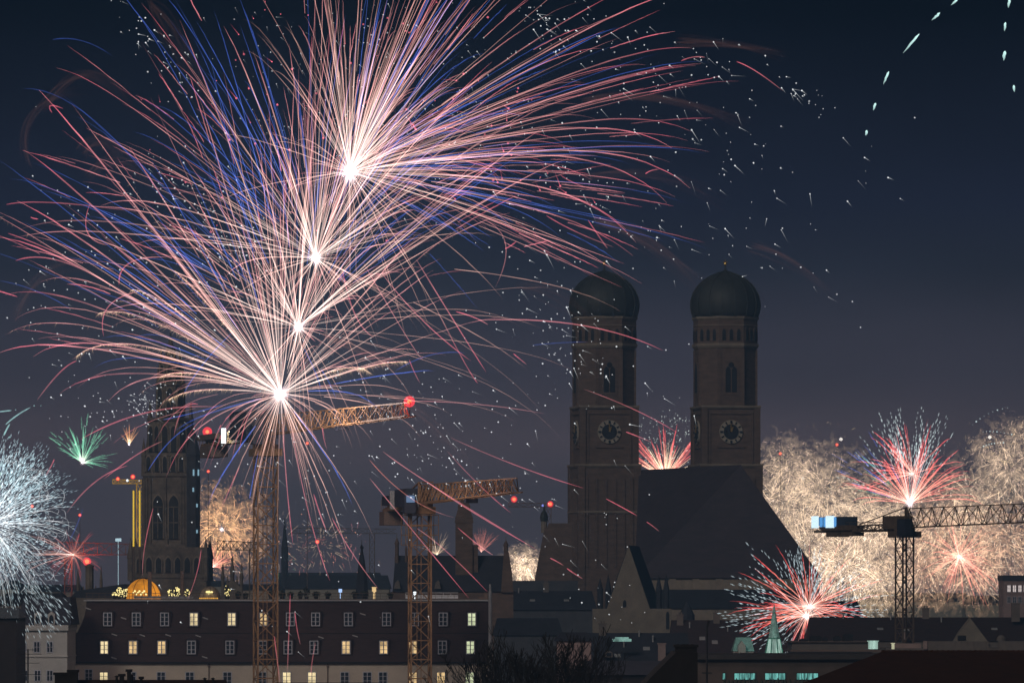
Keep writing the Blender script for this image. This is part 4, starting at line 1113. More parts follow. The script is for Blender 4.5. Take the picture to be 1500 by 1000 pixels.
# ------------------------------------------------------------------ bare trees
def bare_tree(label, px, D, ytop, spread, seed):
    r = random.Random(seed); x = X(px, D); H = Z(ytop, D)
    t = thing('bare_tree', label, 'tree', (x, D, 0), 0, 'leafless winter trees')
    tr = MB(); tw = MB()
    trunk_h = H * .42
    tr.bar((0 + x, D, 0), (x + .2, D, trunk_h), .7, .45)
    def grow(p, d, L, th, depth):
        nseg = 3
        q = p
        for _ in range(nseg):
            d2 = (d + Vector((r.uniform(-.22, .22), r.uniform(-.22, .22), r.uniform(-.05, .16)))).normalized()
            e_ = q + d2 * L / nseg
            (tr if depth < 2 else tw).bar(q, e_, max(th, .040), max(th * .85, .030))
            th *= .85; q = e_; d = d2
            if depth < 5 and r.random() < .50:
                sd = (d + Vector((r.uniform(-.9, .9), r.uniform(-.9, .9), r.uniform(-.1, .6)))).normalized()
                grow(q, sd, L * r.uniform(.5, .75), th * .6, depth + 1)
        if depth < 5:
            for _ in range(2):
                sd = (d + Vector((r.uniform(-.6, .6), r.uniform(-.6, .6), r.uniform(0, .5)))).normalized()
                grow(q, sd, L * r.uniform(.5, .72), th * .7, depth + 1)
    base = Vector((x + .2, D, trunk_h))
    for k in range(5):
        a = k * 1.26 + r.random()
        grow(base - Vector((0, 0, r.random() * 1.5)), Vector((math.cos(a) * spread, math.sin(a) * spread, 1)).normalized(), (H - trunk_h) * .37, .30, 1)
    obj('trunk', tr, M_BARK, t)
    obj('crown', tw, M_BARK, t)
for k, (px, D, yt, sp, lab) in enumerate(((735, 470, 908, .36, 'bare tree nearest the grey pole'), (782, 450, 900, .36, 'bare tree left of the tall bushy one, in front of the slate roof'), (828, 460, 888, .40, 'tallest bare tree, in front of the pinkish house wall'), (868, 480, 905, .34, 'bare tree farthest right, beside the black gabled roof'), (648, 460, 965, .4, 'low bare tree in front of the mansard building'), (700, 480, 945, .36, 'bare tree crossing the right corner of the mansard building'), (805, 520, 925, .4, 'rear bare tree seen between two nearer trunks'))):
    bare_tree(lab, px, D, yt, sp, 40 + k)

# ================================================================== fireworks
class TB:
    """glowing trails collected as thin tapered tubes"""
    def __init__(s): s.v = []; s.c = []; s.f = []; s.n = 0
    def add(s, pts, rad, col, k=3):
        pts = np.asarray(pts, float); n = len(pts)
        rad = np.asarray(rad, float); col = np.asarray(col, float)
        t = pts[-1] - pts[0]; L = np.linalg.norm(t)
        t = t / L if L > 1e-6 else np.array((0, 0, 1.))
        u = np.cross(t, (0.12, 0.97, 0.2)); u /= (np.linalg.norm(u) + 1e-9)
        w = np.cross(t, u)
        ang = np.arange(k) * 2 * math.pi / k + .5
        off = np.cos(ang)[:, None] * u + np.sin(ang)[:, None] * w
        v = pts[:, None, :] + off[None] * rad[:, None, None]
        s.v.append(v.reshape(-1, 3)); s.c.append(np.repeat(col, k, axis=0))
        i = np.arange(n - 1)[:, None] * k; j = np.arange(k)[None]; j2 = (j + 1) % k
        f = np.stack([i + j, i + j2, i + k + j2, i + k + j], -1).reshape(-1, 4) + s.n
        s.f.append(f); s.n += n * k
    def build(s, name, parent=None, kind=None):
        if not s.v: return None
        v = np.concatenate(s.v); c = np.concatenate(s.c); f = np.concatenate(s.f)
        org = np.array(ORG.get(parent, (0, 0, 0)))
        me = bpy.data.meshes.new(name)
        me.vertices.add(len(v)); me.vertices.foreach_set('co', (v - org).astype(np.float32).ravel())
        me.loops.add(f.size); me.loops.foreach_set('vertex_index', f.astype(np.int32).ravel())
        me.polygons.add(len(f)); me.polygons.foreach_set('loop_start', np.arange(0, f.size, 4, dtype=np.int32)); me.polygons.foreach_set('loop_total', np.full(len(f), 4, dtype=np.int32))
        at = me.attributes.new('burn', 'FLOAT_COLOR', 'POINT')
        at.data.foreach_set('color', np.concatenate([c, np.ones((len(c), 1))], 1).astype(np.float32).ravel())
        me.materials.append(SPARK); me.update(calc_edges=True)
        o = bpy.data.objects.new(name, me); COL.objects.link(o)
        if parent is not None: o.parent = bpy.data.objects[parent]
        ORG[o.name] = tuple(org)
        if kind: o['kind'] = kind
        return o.name

CREAM = np.array((1.02, .76, .66)); TAN = np.array((.66, .37, .31)); ROSE = np.array((.58, .22, .23)); HOT = np.array((1.05, .20, .28))
BLUE = np.array((.045, .095, .44)); WHITE = np.array((.80, .84, .86)); TEAL = np.array((.42, .80, .78)); RED = np.array((.85, .10, .10)); GREEN = np.array((.11, .36, .22)); GOLD = np.array((1.0, .71, .46)); CORAL = np.array((.95, .28, .20))
def ramp(stops, t):
    ts = [q[0] for q in stops]
    return np.stack([np.interp(t, ts, [q[1][k] for q in stops]) for k in range(3)], -1)
STOPS = {
    'gold': [(0, CREAM * .35), (.06, CREAM * .62), (.14, CREAM * .85), (.32, TAN), (.7, ROSE * .95), (1, ROSE * .6)],
    'tan': [(0, CREAM * .4), (.08, CREAM * .75), (.2, TAN * 1.1), (.6, TAN * .62), (1, TAN * .25)],
    'pink': [(0, CREAM * .4), (.12, TAN), (.5, ROSE), (.85, HOT * .62), (1, ROSE)],
    'blue': [(0, np.array((.3, .25, .5))), (.15, BLUE * 1.2 + .04), (.5, BLUE), (.85, BLUE * .7), (1, BLUE * .25)],
    'red': [(0, np.array((.5, .26, .2))), (.2, CORAL), (.6, RED), (1, RED * .6)],
    'coral': [(0, np.array((.5, .25, .2))), (.3, CORAL * .8), (1, CORAL * .5)],
    'white': [(0, WHITE * .5), (.5, WHITE * .8), (1, WHITE * .5)],
    'teal': [(0, WHITE * .3), (.3, WHITE * .5), (.6, WHITE * .6), (1, WHITE * .35 + TEAL * .25)],
    'green': [(0, np.array((.6, .6, .5))), (.2, GREEN), (1, GREEN * .6)],
    'crackle': [(0, GOLD * 1.1), (.5, GOLD * .8), (1, GOLD * .5)],
    'amber_crackle': [(0, np.array((1.1, .68, .34))), (.5, np.array((.95, .46, .19))), (1, np.array((.5, .24, .11)))],
    'orange': [(0, np.array((1, .8, .5))), (.3, np.array((.8, .35, .12))), (1, np.array((.25, .09, .04)))],
}

def trail(c, a, L, D, kind, s0=0., s1=1., w=1.0, droop=0., curve=0., n=18, dd=None, bead=.42, tail=.6, drag=1.6):
    """one burning trail: c core px, a image angle in degrees, L length px, D depth"""
    sD = K * D
    s = np.linspace(s0, s1, n)
    f = (1 - np.exp(-drag * s)) / (1 - math.exp(-drag))
    a_ = R(a) + R(curve) * f
    x = L * f * np.cos(a_); y = L * f * np.sin(a_) - droop * s ** 2
    dd = rng.normal() * .45 if dd is None else dd
    pts = np.stack([X(c[0], D) + x * sD, D + dd * L * sD * f, Z(c[1], D) + y * sD], -1)
    if L > 60: pts[1:-1, 0] += rng.normal(size=n - 2) * .22 * sD; pts[1:-1, 2] += rng.normal(size=n - 2) * .22 * sD
    q = np.linspace(0, 1, n)
    rad = w * sD * np.clip(np.minimum(1, (1 - q) / (1 - tail) + .12), .1, 1) * np.where(q < .04, .6, 1)
    col = ramp(STOPS[kind], s) * (1 - bead + 2 * bead * rng.random((n, 1))) * (1 if s0 == 0 and L < 60 else (.42 + 1.0 * rng.random() ** .9))
    return pts, rad, col

def free(pts_px, D, col0, col1, w=1.1, n=14):
    """a drifting trail through given points (px), own distance D"""
    p = np.array(pts_px, float); m_ = len(p); t = np.linspace(0, m_ - 1, n)
    if m_ == 3:
        u = t / 2; q = (p[0][None] * ((1 - u) ** 2)[:, None] + (2 * p[1] - .5 * (p[0] + p[2]))[None] * (2 * u * (1 - u))[:, None] + p[2][None] * (u ** 2)[:, None])
    else:
        q = np.stack([np.interp(t, np.arange(m_), p[:, k]) for k in (0, 1)], -1)
    sD = K * D
    dd = rng.normal() * 4
    pts = np.stack([(q[:, 0] - 750) * sD, D + np.linspace(-1, 1, n) * dd, ZC + (HY - q[:, 1]) * sD], -1)
    u = np.linspace(0, 1, n)
    rad = w * sD * np.clip(np.minimum(u * 8 + .25, (1 - u) * 5 + .15), .1, 1)
    col = (np.asarray(col0)[None] * (1 - u)[:, None] + np.asarray(col1)[None] * u[:, None]) * (.75 + .5 * rng.random((n, 1)))
    return pts, rad, col

def dots(tb, pts, r_px, D, col, streak=0., sdir=(.62, -.78)):
    """twinkling sparks: tiny diamonds with a short falling tail"""
    for (x, y) in pts:
        d = D + rng.normal() * 14
        sD = K * d; c = np.array((X(x, d), d, Z(y, d))); r_ = r_px * sD * (.40 + .75 * rng.random() ** 1.3)
        b = .45 + .75 * rng.random()
        tb.add([c + (0, 0, r_), c + (0, 0, r_ * .3), c - (0, 0, r_ * .3), c - (0, 0, r_)], [.02 * sD, r_, r_, .02 * sD], [col * b] * 4, 5)
        if streak and rng.random() < .55:
            L = streak * sD * rng.random() ** 1.5 * 1.6; an = math.atan2(sdir[1], sdir[0]) + rng.normal() * .35
            dv = np.array((math.cos(an), rng.normal() * .3, math.sin(an)))
            tb.add([c, c + dv * L * .5, c + dv * L], [r_ * .42, r_ * .28, .04 * sD], [col * b * .8, col * b * .45, col * b * .12])

def burst(name, label, px, py, D, trails, core=0., light=0., lcol=(1, .8, .7), group=None, masses=(), keep=100, cat='firework', trail_name='streak'):
    t = thing(name, label, cat, tuple(P(px, py, D)), 0, group)
    ext = [np.linalg.norm((q[0][-1] - q[0][0])[[0, 2]]) * q[1].max() for q in trails]
    order = np.argsort(ext)[::-1]
    rest = TB()
    for i, k in enumerate(order):
        if i < keep:
            b = TB(); b.add(*trails[k], 4); b.build(trail_name, t)
        else: rest.add(*trails[k])
    rest.build(trail_name + '_spray', t, 'stuff')
    for nm, tb in masses: tb.build(nm, t, 'stuff')
    if core:
        b = TB(); sD = K * D; c = np.array(P(px, py, D))
        for _ in range(60):      # glowing core: a dense tuft of short white-hot sparks
            u = rng.normal(size=3); u /= np.linalg.norm(u); L = core * (.7 + 1.5 * rng.random() ** 3) * sD
            b.add([c + u * .2 * sD, c + u * L * .5, c + u * L], [core * .20 * sD, core * .13 * sD, .02 * sD], [np.array((.9, .85, .88)), np.array((.7, .62, .64)), np.array((.22, .17, .18))], 4)
        for _ in range(70):  # dim wide spokes imitate the soft halo around the core
            u = rng.normal(size=3); u /= np.linalg.norm(u); L = core * (1.2 + 2.2 * rng.random() ** 2) * sD
            b.add([c, c + u * L * .45, c + u * L], [core * .42 * sD, core * .30 * sD, .1 * sD], [np.array((.16, .13, .15)), np.array((.09, .068, .075)), np.array((.03, .02, .024))], 5)
        b.build('core', t)
        m = MB(); m.ball(P(px, py, D), core * .60 * sD, 14); obj('flash', m, G_HOT, t, smooth=True)
    if light: lamp('burst_light', P(px, py, D), light, lcol, t, 1.2)
    return t

def fan(c, D, n, a0, a1, l0, l1, kind, w=(.32, .88), droop=(10, 60), **kw):
    out = []
    for _ in range(n):
        a = a0 + (a1 - a0) * rng.random()
        L = l0 + (l1 - l0) * rng.random() ** (1.5 if l1 > 200 else .8)
        k2 = dict(kw)
        if l1 > 200 and 's0' not in k2 and rng.random() < .6: k2['s0'] = .03 + .30 * rng.random() ** 1.5
        out.append(trail(c, a, L, D, kind, w=w[0] + (w[1] - w[0]) * rng.random() ** 1.5, droop=droop[0] + (droop[1] - droop[0]) * rng.random(), **k2))
    return out

DF = 600
def segs(c, D, n, a0, a1, l0, l1, kind, w=(.4, .85), droop=(10, 50), lo=.15, **kw):
    out = []
    for _ in range(n):
        a = a0 + (a1 - a0) * rng.random(); L = l0 + (l1 - l0) * rng.random()
        s0 = lo + rng.random() * .5; s1 = min(1, s0 + .12 + rng.random() * .35)
        out.append(trail(c, a, L, D, kind, s0, s1, w=w[0] + (w[1] - w[0]) * rng.random(), droop=droop[0] + (droop[1] - droop[0]) * rng.random(), **kw))
    return out

def hairs(tb, tr, n, L, D, col, lo=.25, hi=.95):
    """feathery golden fringe drifting off a thick comet tail"""
    pts = tr[0]; m_ = len(pts); sD = K * D
    for _ in range(n):
        f = (lo + (hi - lo) * rng.random()) * (m_ - 1); i = min(int(f), m_ - 2); p = pts[i] + (pts[i + 1] - pts[i]) * (f - i)
        d = pts[i + 1] - pts[i]; d = d / np.linalg.norm(d)
        side = np.array((rng.normal() * .6, rng.normal() * .5, -abs(rng.normal()) * .9))
        v = d * (.3 + rng.random()) + side; v /= np.linalg.norm(v); q = L * sD * (.3 + rng.random())
        b = .3 + .6 * rng.random()
        tb.add([p, p + v * q * .5, p + v * q + np.array((0, 0, -.15)) * q], [.38 * sD, .30 * sD, .05 * sD], [col * b, col * b * .7, col * b * .3])

GRP = 'four linked bursts of the big pink and blue firework'
# --- topmost core
A = (512, 252)
T = fan(A, DF, 62, -22, 75, 130, 500, 'gold') + fan(A, DF, 40, 0, 40, 180, 560, 'pink', w=(.4, .85)) + fan(A, DF, 46, 55, 118, 130, 430, 'gold') + fan(A, DF, 12, 118, 200, 40, 240, 'tan') + fan(A, DF, 26, -130, -25, 70, 330, 'tan', w=(.35, .8))
T += segs(A, DF, 60, -22, 80, 300, 560, 'pink') + fan(A, DF, 52, -12, 85, 220, 560, 'blue', w=(.35, .8), s0=.15) + segs(A, DF, 22, -60, 60, 200, 430, 'blue', w=(.4, .8))
for ext in ((15, 490, 90), (22, 560, 40), (9, 470, 120), (4, 430, 110), (26, 560, 60), (33, 590, 50), (-3, 400, 80), (-9, 420, 60), (18, 540, 80), (12, 520, 110)): T.append(trail(A, ext[0], ext[1], DF, 'pink', .1, 1, .95, ext[2]))
T += fan(A, DF, 26, -180, 180, 20, 110, 'gold', w=(.4, .9), droop=(0, 6)) + fan(A, DF, 40, -15, 110, 60, 260, 'gold', w=(.5, 1.1)) + fan(A, DF, 36, 62, 125, 200, 330, 'tan', w=(.5, 1.0))
burst('firework_burst', 'topmost and brightest burst, pink and gold streaks sweeping far to the right', A[0], A[1], DF, T, 12, 14000, (1, .80, .78), GRP)
# --- second core
B = (463, 378)
T = fan(B, DF + 4, 70, 20, 128, 150, 480, 'gold') + fan(B, DF + 4, 24, 30, 150, 200, 520, 'pink', w=(.35, .8)) + fan(B, DF + 4, 16, 128, 178, 120, 450, 'gold') + fan(B, DF + 4, 7, -32, 18, 180, 450, 'tan') + fan(B, DF + 4, 16, -110, -20, 50, 240, 'tan') + fan(B, DF + 4, 5, 180, 250, 60, 160, 'tan')
T += fan(B, DF + 4, 46, 30, 150, 220, 540, 'blue', w=(.35, .75), s0=.2) + segs(B, DF + 4, 40, 20, 160, 260, 540, 'pink')
T += fan(B, DF + 4, 30, -180, 180, 15, 70, 'gold', w=(.35, .8), droop=(0, 5)) + fan(B, DF + 4, 32, 30, 135, 60, 240, 'gold', w=(.4, 1.0))
burst('firework_burst', 'second burst from the top, its cream streaks crowded between two other cores', B[0], B[1], DF + 4, T, 8, 6000, (1, .82, .75), GRP)
# --- third core
Cc = (437, 479)
T = fan(Cc, DF + 8, 48, 28, 128, 160, 520, 'gold', droop=(5, 40)) + fan(Cc, DF + 8, 8, -15, 28, 150, 480, 'tan', droop=(20, 90)) + fan(Cc, DF + 8, 16, 128, 172, 120, 420, 'gold') + fan(Cc, DF + 8, 14, -130, -30, 50, 190, 'tan')
T += fan(Cc, DF + 8, 38, 35, 150, 260, 560, 'blue', w=(.35, .75), s0=.2) + segs(Cc, DF + 8, 30, 20, 165, 260, 520, 'pink')
T += fan(Cc, DF + 8, 26, -180, 180, 15, 60, 'gold', w=(.35, .8), droop=(0, 5)) + fan(Cc, DF + 8, 32, 35, 130, 60, 260, 'gold', w=(.4, 1.0))
burst('firework_burst', 'third burst from the top, smaller white core just above the lowest one', Cc[0], Cc[1], DF + 8, T, 7.5, 5000, (1, .82, .75), GRP)
# --- lowest core above the crane
Dd = (411, 577)
T = fan(Dd, DF + 12, 54, 80, 150, 150, 560, 'gold', droop=(0, 40)) + fan(Dd, DF + 12, 17, 140, 170, 160, 460, 'gold', droop=(20, 100), w=(.4, 1.0)) + fan(Dd, DF + 12, 26, 18, 82, 110, 400, 'gold', droop=(5, 40)) + fan(Dd, DF + 12, 8, -10, 18, 100, 380, 'tan', droop=(20, 70))
T += fan(Dd, DF + 12, 10, 172, 200, 60, 260, 'pink', droop=(30, 90)) + fan(Dd, DF + 12, 12, -70, -5, 60, 240, 'tan', droop=(20, 70)) + fan(Dd, DF + 12, 20, -125, -65, 40, 180, 'tan', droop=(10, 60)) + fan(Dd, DF + 12, 8, 200, 235, 40, 130, 'tan')
T += segs(Dd, DF + 12, 26, 85, 165, 300, 560, 'pink')
for ext in ((146, 470, 50), (152, 455, 70), (159, 430, 80), (164, 420, 60), (141, 500, 30), (134, 520, 30), (168, 330, 70), (127, 560, 20)): T.append(trail(Dd, ext[0], ext[1], DF + 12, 'pink', .08, 1, 1.0, ext[2]))
T += fan(Dd, DF + 12, 24, 90, 165, 260, 560, 'blue', w=(.4, .85), s0=.25, droop=(0, 60)) + [trail(Dd, 196, 150, DF + 12, 'blue', .1, 1, 1.0, 20), trail(Dd, 8, 150, DF + 12, 'blue', .15, 1, 1.0, 50), trail(Dd, 232, 170, DF + 12, 'blue', .2, 1, 1.0, 30), trail(Dd, -52, 170, DF + 12, 'blue', .1, 1, 1.0, 30), trail(Dd, 12, 230, DF + 12, 'blue', .2, 1, .9, 10)]
thick = [trail(Dd, a, L, DF + 12, 'gold', 0, 1, 1.1, dr, dd=.2) for a, L, dr in ((147, 330, 60), (156, 340, 85), (139, 300, 40), (128, 260, 20), (163, 190, 30), (28, 150, 40), (20, 200, 20), (173, 170, 30))]
hb = TB()
for q in thick: hairs(hb, q, 170, 8, DF + 12, np.array((.62, .42, .26)))
for q in T[:90:3]: hairs(hb, q, 24, 7, DF + 12, np.array((.45, .29, .19)))
T += fan(Dd, DF + 12, 24, -180, 180, 20, 90, 'gold', w=(.4, .9), droop=(0, 8)) + fan(Dd, DF + 12, 34, 60, 165, 60, 280, 'gold', w=(.4, 1.0), droop=(0, 25))
low_burst = burst('firework_burst', 'lowest burst flashing over the left crane with golden comet tails to the upper left', Dd[0], Dd[1], DF + 12, T + thick, 11, 14000, (1, .80, .75), GRP, masses=[('gold_fringe', hb)])

# --- drifting pink and blue embers, each its own falling streak
PK = HOT * .62; DP = ROSE * .45
FREE = [
 ([(107, 526), (88, 545), (60, 588)], PK, DP), ([(320, 596), (215, 604), (118, 643)], DP, PK), ([(240, 647), (200, 666), (150, 700)], DP, PK), ([(82, 673), (74, 684), (63, 698)], PK, DP), ([(181, 680), (140, 705), (104, 752)], PK, DP),
 ([(224, 744), (212, 800), (209, 843)], PK, DP), ([(299, 805), (288, 840), (270, 878)], PK, DP), ([(348, 683), (338, 712), (325, 750)], PK, DP),
 ([(418, 640), (421, 720), (426, 795)], ROSE, PK), ([(424, 620), (452, 750), (485, 850)], ROSE, PK), ([(457, 722), (468, 750), (481, 779)], PK, ROSE), ([(484, 757), (515, 808), (556, 862)], PK, ROSE), ([(431, 895), (435, 920), (441, 943)], PK, DP), ([(423, 870), (423, 930), (423, 985)], PK * .8, DP), ([(406, 930), (406, 965), (406, 1005)], PK * .8, DP), ([(463, 940), (457, 970), (455, 990)], DP, PK * .6),
 ([(540, 699), (604, 776), (687, 875)], ROSE, PK), ([(540, 672), (600, 728), (665, 758)], CORAL * .7, DP), ([(560, 660), (640, 715), (786, 805)], ROSE, PK), ([(626, 706), (690, 748), (770, 795)], ROSE, PK), ([(655, 660), (700, 708), (748, 751)], DP, PK), ([(610, 773), (655, 808), (714, 866)], ROSE, PK), ([(660, 640), (758, 682), (854, 715)], DP, PK), ([(671, 773), (700, 797), (722, 812)], PK, ROSE), ([(806, 817), (816, 822), (826, 828)], HOT * .8, DP), ([(830, 832), (842, 840), (854, 847)], PK, DP),
 ([(888, 730), (912, 743), (933, 755)], HOT * .8, PK), ([(947, 764), (956, 770), (966, 778)], PK, DP), ([(700, 466), (850, 476), (970, 516)], ROSE, PK), ([(855, 570), (930, 600), (992, 633)], DP, PK), ([(917, 632), (932, 638), (955, 648)], HOT * .9, DP), ([(1078, 93), (1108, 105), (1148, 131)], HOT, DP), ([(948, 247), (954, 250), (963, 256)], HOT, DP),
 ([(668, 457), (695, 465), (715, 475)], HOT, ROSE), ([(752, 520), (762, 526), (772, 532)], HOT * .8, DP), ([(600, 590), (700, 592), (798, 603)], ROSE, DP), ([(165, 365), (128, 340), (124, 292)], ROSE, PK), ([(205, 430), (158, 450), (148, 490)], ROSE, PK), ([(168, 412), (190, 385), (250, 382)], PK, ROSE), ([(5, 337), (60, 360), (120, 390)], PK, ROSE), ([(20, 380), (70, 378), (130, 400)], PK, ROSE), ([(10, 300), (80, 297), (200, 310)], PK, DP), ([(73, 162), (74, 155), (96, 163)], PK, PK), ([(0, 429), (8, 429), (18, 430)], HOT, PK), ([(46, 319), (50, 320), (55, 320)], HOT, HOT),
 ([(474, 627), (474, 640), (478, 658)], HOT, DP), ([(287, 590), (268, 600), (258, 640)], PK, DP), ([(320, 620), (316, 640), (302, 690)], PK, DP), ([(600, 528), (607, 545), (615, 560)], PK, DP), ([(560, 400), (620, 470), (690, 530)], ROSE, PK), ([(530, 380), (600, 500), (620, 525)], ROSE, DP), ([(610, 380), (665, 470), (712, 545)], ROSE, PK), ([(640, 455), (680, 530), (700, 560)], DP, PK),
 ([(700, 320), (740, 355), (725, 420)], ROSE, DP), ([(500, 390), (520, 460), (548, 495)], PK, ROSE), ([(690, 305), (760, 340), (805, 370)], PK, DP), ([(800, 320), (845, 340), (900, 358)], HOT * .7, DP), ([(820, 258), (860, 275), (915, 282)], HOT * .6, DP), ([(860, 330), (880, 350), (892, 357)], PK, DP),
 ([(740, 362), (748, 360), (756, 356)], HOT, PK), ([(1000, 82), (1015, 84), (1030, 92)], PK, ROSE)]
for k, (p_, c0, c1) in enumerate(FREE):
    tb = TB(); d = DF - 8 + rng.random() * 14
    tb.add(*free(p_, d, np.array(c0) * .85, np.array(c1) * .85, .75 + .3 * rng.random()), 4)
    tb.build('pink_ember', low_burst)
BL = [([(220, 689), (250, 645), (284, 618)], BLUE, BLUE * .8), ([(244, 617), (285, 604), (322, 590)], BLUE, BLUE), ([(40, 135), (130, 170), (240, 290)], BLUE * .4, BLUE * .6), ([(70, 50), (120, 60), (170, 90)], BLUE * .5, BLUE * .3), ([(265, 572), (300, 530), (345, 490)], BLUE * .8, BLUE), ([(0, 412), (50, 425), (100, 450)], BLUE * .3, BLUE * .7), ([(100, 790), (112, 770), (124, 745)], BLUE * .4, BLUE * .4), ([(780, 503), (820, 502), (860, 503)], BLUE * .5, BLUE * .3), ([(580, 545), (630, 520), (680, 515)], BLUE * .7, BLUE * .5), ([(366, 730), (370, 705), (378, 660)], BLUE, BLUE * .7), ([(620, 305), (670, 320), (720, 345)], BLUE, BLUE * .7), ([(470, 540), (482, 560), (492, 583)], BLUE, BLUE * .6), ([(445, 510), (462, 545), (470, 570)], BLUE, BLUE * .8)]
for p_, c0, c1 in BL:
    tb = TB(); tb.add(*free(p_, DF - 6 + rng.random() * 10, c0, c1, .8), 4); tb.build('blue_ember', low_burst)

# --- faint brown tails: dim emission standing for lit smoke
tb = TB(); BR = np.array((.0095, .0042, .003))
for p_, n_, sp in (([(60, 160), (130, 110), (200, 170)], 10, 5), ([(120, 225), (150, 208), (185, 235)], 14, 6), ([(130, 262), (170, 238), (230, 275)], 12, 6), ([(215, 0), (260, 60), (300, 160)], 14, 14), ([(990, 60), (1070, 65), (1150, 85)], 12, 4), ([(850, 150), (970, 145), (1100, 185)], 16, 5), ([(870, 320), (950, 355), (1030, 425)], 18, 7), ([(40, 240), (50, 170), (130, 130)], 8, 4), ([(20, 470), (70, 400), (160, 395)], 10, 6), ([(560, 575), (600, 590), (625, 605)], 10, 4), ([(760, 420), (830, 440), (880, 470)], 8, 10), ([(1100, 360), (1160, 385), (1215, 430)], 8, 6), ([(475, 490), (530, 515), (590, 540)], 22, 5), ([(560, 575), (640, 640), (700, 700)], 8, 8), ([(205, 340), (240, 335), (300, 350)], 10, 6), ([(850, 262), (960, 258), (1060, 300)], 8, 6)):
    for _ in range(n_):
        j = rng.normal(size=(3, 2)) * sp * np.array(((.3,), (.8,), (1.3,)))
        b = .5 + rng.random()
        tb.add(*free([(x_ + j[k][0], y_ + j[k][1]) for k, (x_, y_) in enumerate(p_)], DF + 20, BR * b, BR * b * .25, 1.9))
tag(tb.build('smoke_tail'), 'faint brown fading tails drifting around the big firework', 'firework smoke', kind='stuff')

# --- white glitter
def cluster(cx, cy, sx, sy, n, rot=0):
    q = rng.normal(size=(n, 2)) * (sx, sy); a = R(rot)
    return np.stack([cx + q[:, 0] * math.cos(a) - q[:, 1] * math.sin(a), cy + q[:, 0] * math.sin(a) + q[:, 1] * math.cos(a)], -1)
tb = TB()
for cl in ((215, 585, 16, 12, 55, 0), (180, 600, 45, 30, 45, 0), (110, 540, 55, 55, 45, 0), (240, 75, 55, 18, 55, 52), (330, 370, 45, 20, 75, 55), (280, 300, 45, 30, 45, 40), (225, 260, 30, 25, 25, 0), (160, 335, 60, 30, 35, 20), (200, 440, 70, 30, 45, 30), (60, 440, 35, 25, 15, 0), (300, 640, 60, 50, 25, 0)):
    dots(tb, cluster(*cl), 1.25, DF - 5, WHITE, 10, (.75, -.65))
tag(tb.build('glitter_sparks'), 'white glitter sparks scattered over the left side of the big firework', 'firework sparks', kind='stuff')
tb = TB()
for cl in ((800, 40, 30, 9, 35, 55), (860, 30, 45, 35, 40, 30), (930, 130, 70, 35, 50, 40), (1040, 85, 26, 16, 22, 40), (1180, 140, 30, 8, 26, 35), (1050, 200, 70, 35, 40, 40), (860, 280, 60, 28, 45, 45), (960, 330, 60, 40, 35, 45), (1100, 300, 70, 40, 26, 45), (1060, 350, 45, 10, 14, 50), (790, 420, 60, 35, 60, 55), (820, 510, 40, 30, 55, 50), (900, 560, 50, 50, 35, 50), (1190, 410, 40, 8, 8, 40), (1260, 250, 50, 40, 10, 45)):
    dots(tb, cluster(*cl), 1.2, DF - 5, WHITE, 15, (.70, -.71))
tag(tb.build('glitter_sparks'), 'white glitter sparks trailing away to the right of the big firework', 'firework sparks', kind='stuff')
tb = TB()
for cl in ((600, 610, 55, 45, 60, 30), (640, 660, 60, 40, 45, 35), (700, 600, 60, 50, 30, 30), (520, 720, 60, 60, 35, 40), (680, 690, 25, 15, 22, 35), (780, 740, 30, 25, 22, 40), (860, 800, 30, 45, 20, 40), (450, 700, 40, 60, 25, 0), (400, 850, 130, 60, 25, 0), (900, 890, 30, 30, 12, 40), (560, 540, 40, 20, 25, 20)):
    dots(tb, cluster(*cl), 1.15, DF - 5, WHITE, 13, (.68, -.73))
tag(tb.build('glitter_sparks'), 'white glitter sparks raining below the big firework in front of the roofs', 'firework sparks', kind='stuff')
tb = TB()
for cl in ((480, 110, 130, 90, 120, 0), (620, 130, 90, 70, 90, 0), (420, 250, 90, 80, 60, 0), (720, 200, 80, 60, 60, 0)):
    dots(tb, cluster(*cl), 1.1, DF - 10, WHITE * .8, 8, (.7, -.7))
for cl in ((500, 80, 110, 70, 34, 0), (700, 180, 70, 60, 26, 0), (400, 180, 90, 90, 22, 0), (800, 240, 60, 40, 14, 0)):
    dots(tb, cluster(*cl), 1.7, DF - 10, HOT, 16, (-.5, .85))
tag(tb.build('glitter_sparks'), 'white and pink sparks twinkling inside the heart of the big firework', 'firework sparks', kind='stuff')

# --- teal flare chains, upper right
def chain(label, items):
    t = thing('flare_chain', label, 'firework', tuple(P(items[0][0], items[0][1], 640)), 0, 'teal flare chains in the upper right sky')
    for (x0, y0, x1, y1, w) in items:
        b = TB(); d = 640; sD = K * d; n = 7; u = np.linspace(0, 1, n)
        pts = np.stack([(x0 + (x1 - x0) * u - 750) * sD, np.full(n, d), ZC + (HY - y0 - (y1 - y0) * u) * sD], -1)
        pts[:, 0] += rng.normal(size=n) * .3 * sD
        rad = w * sD * np.clip(np.minimum(u * 5 + .25, (1 - u) * 2.2 + .12), .1, 1)
        b.add(pts, rad, [np.array((.80, 1.25, 1.20)) * (1.2 - .8 * q) for q in u], 6)
        b.build('flare', t)
chain('arc of teal white flare dashes descending at the upper right', [(1404, -2, 1393, 8, 1.7), (1377, 19, 1365, 30, 1.9), (1346, 50, 1323, 78, 1.7), (1302, 105, 1294, 124, 1.7), (1283, 151, 1279, 162, 1.8), (1270, 191, 1268, 199, 1.9)])
chain('short vertical row of teal white flare dots at the right edge', [(1479, -1, 1477, 12, 2.0), (1473, 33, 1471, 46, 1.8), (1472, 75, 1470, 89, 2.4), (1485, 125, 1486, 135, 1.8)])

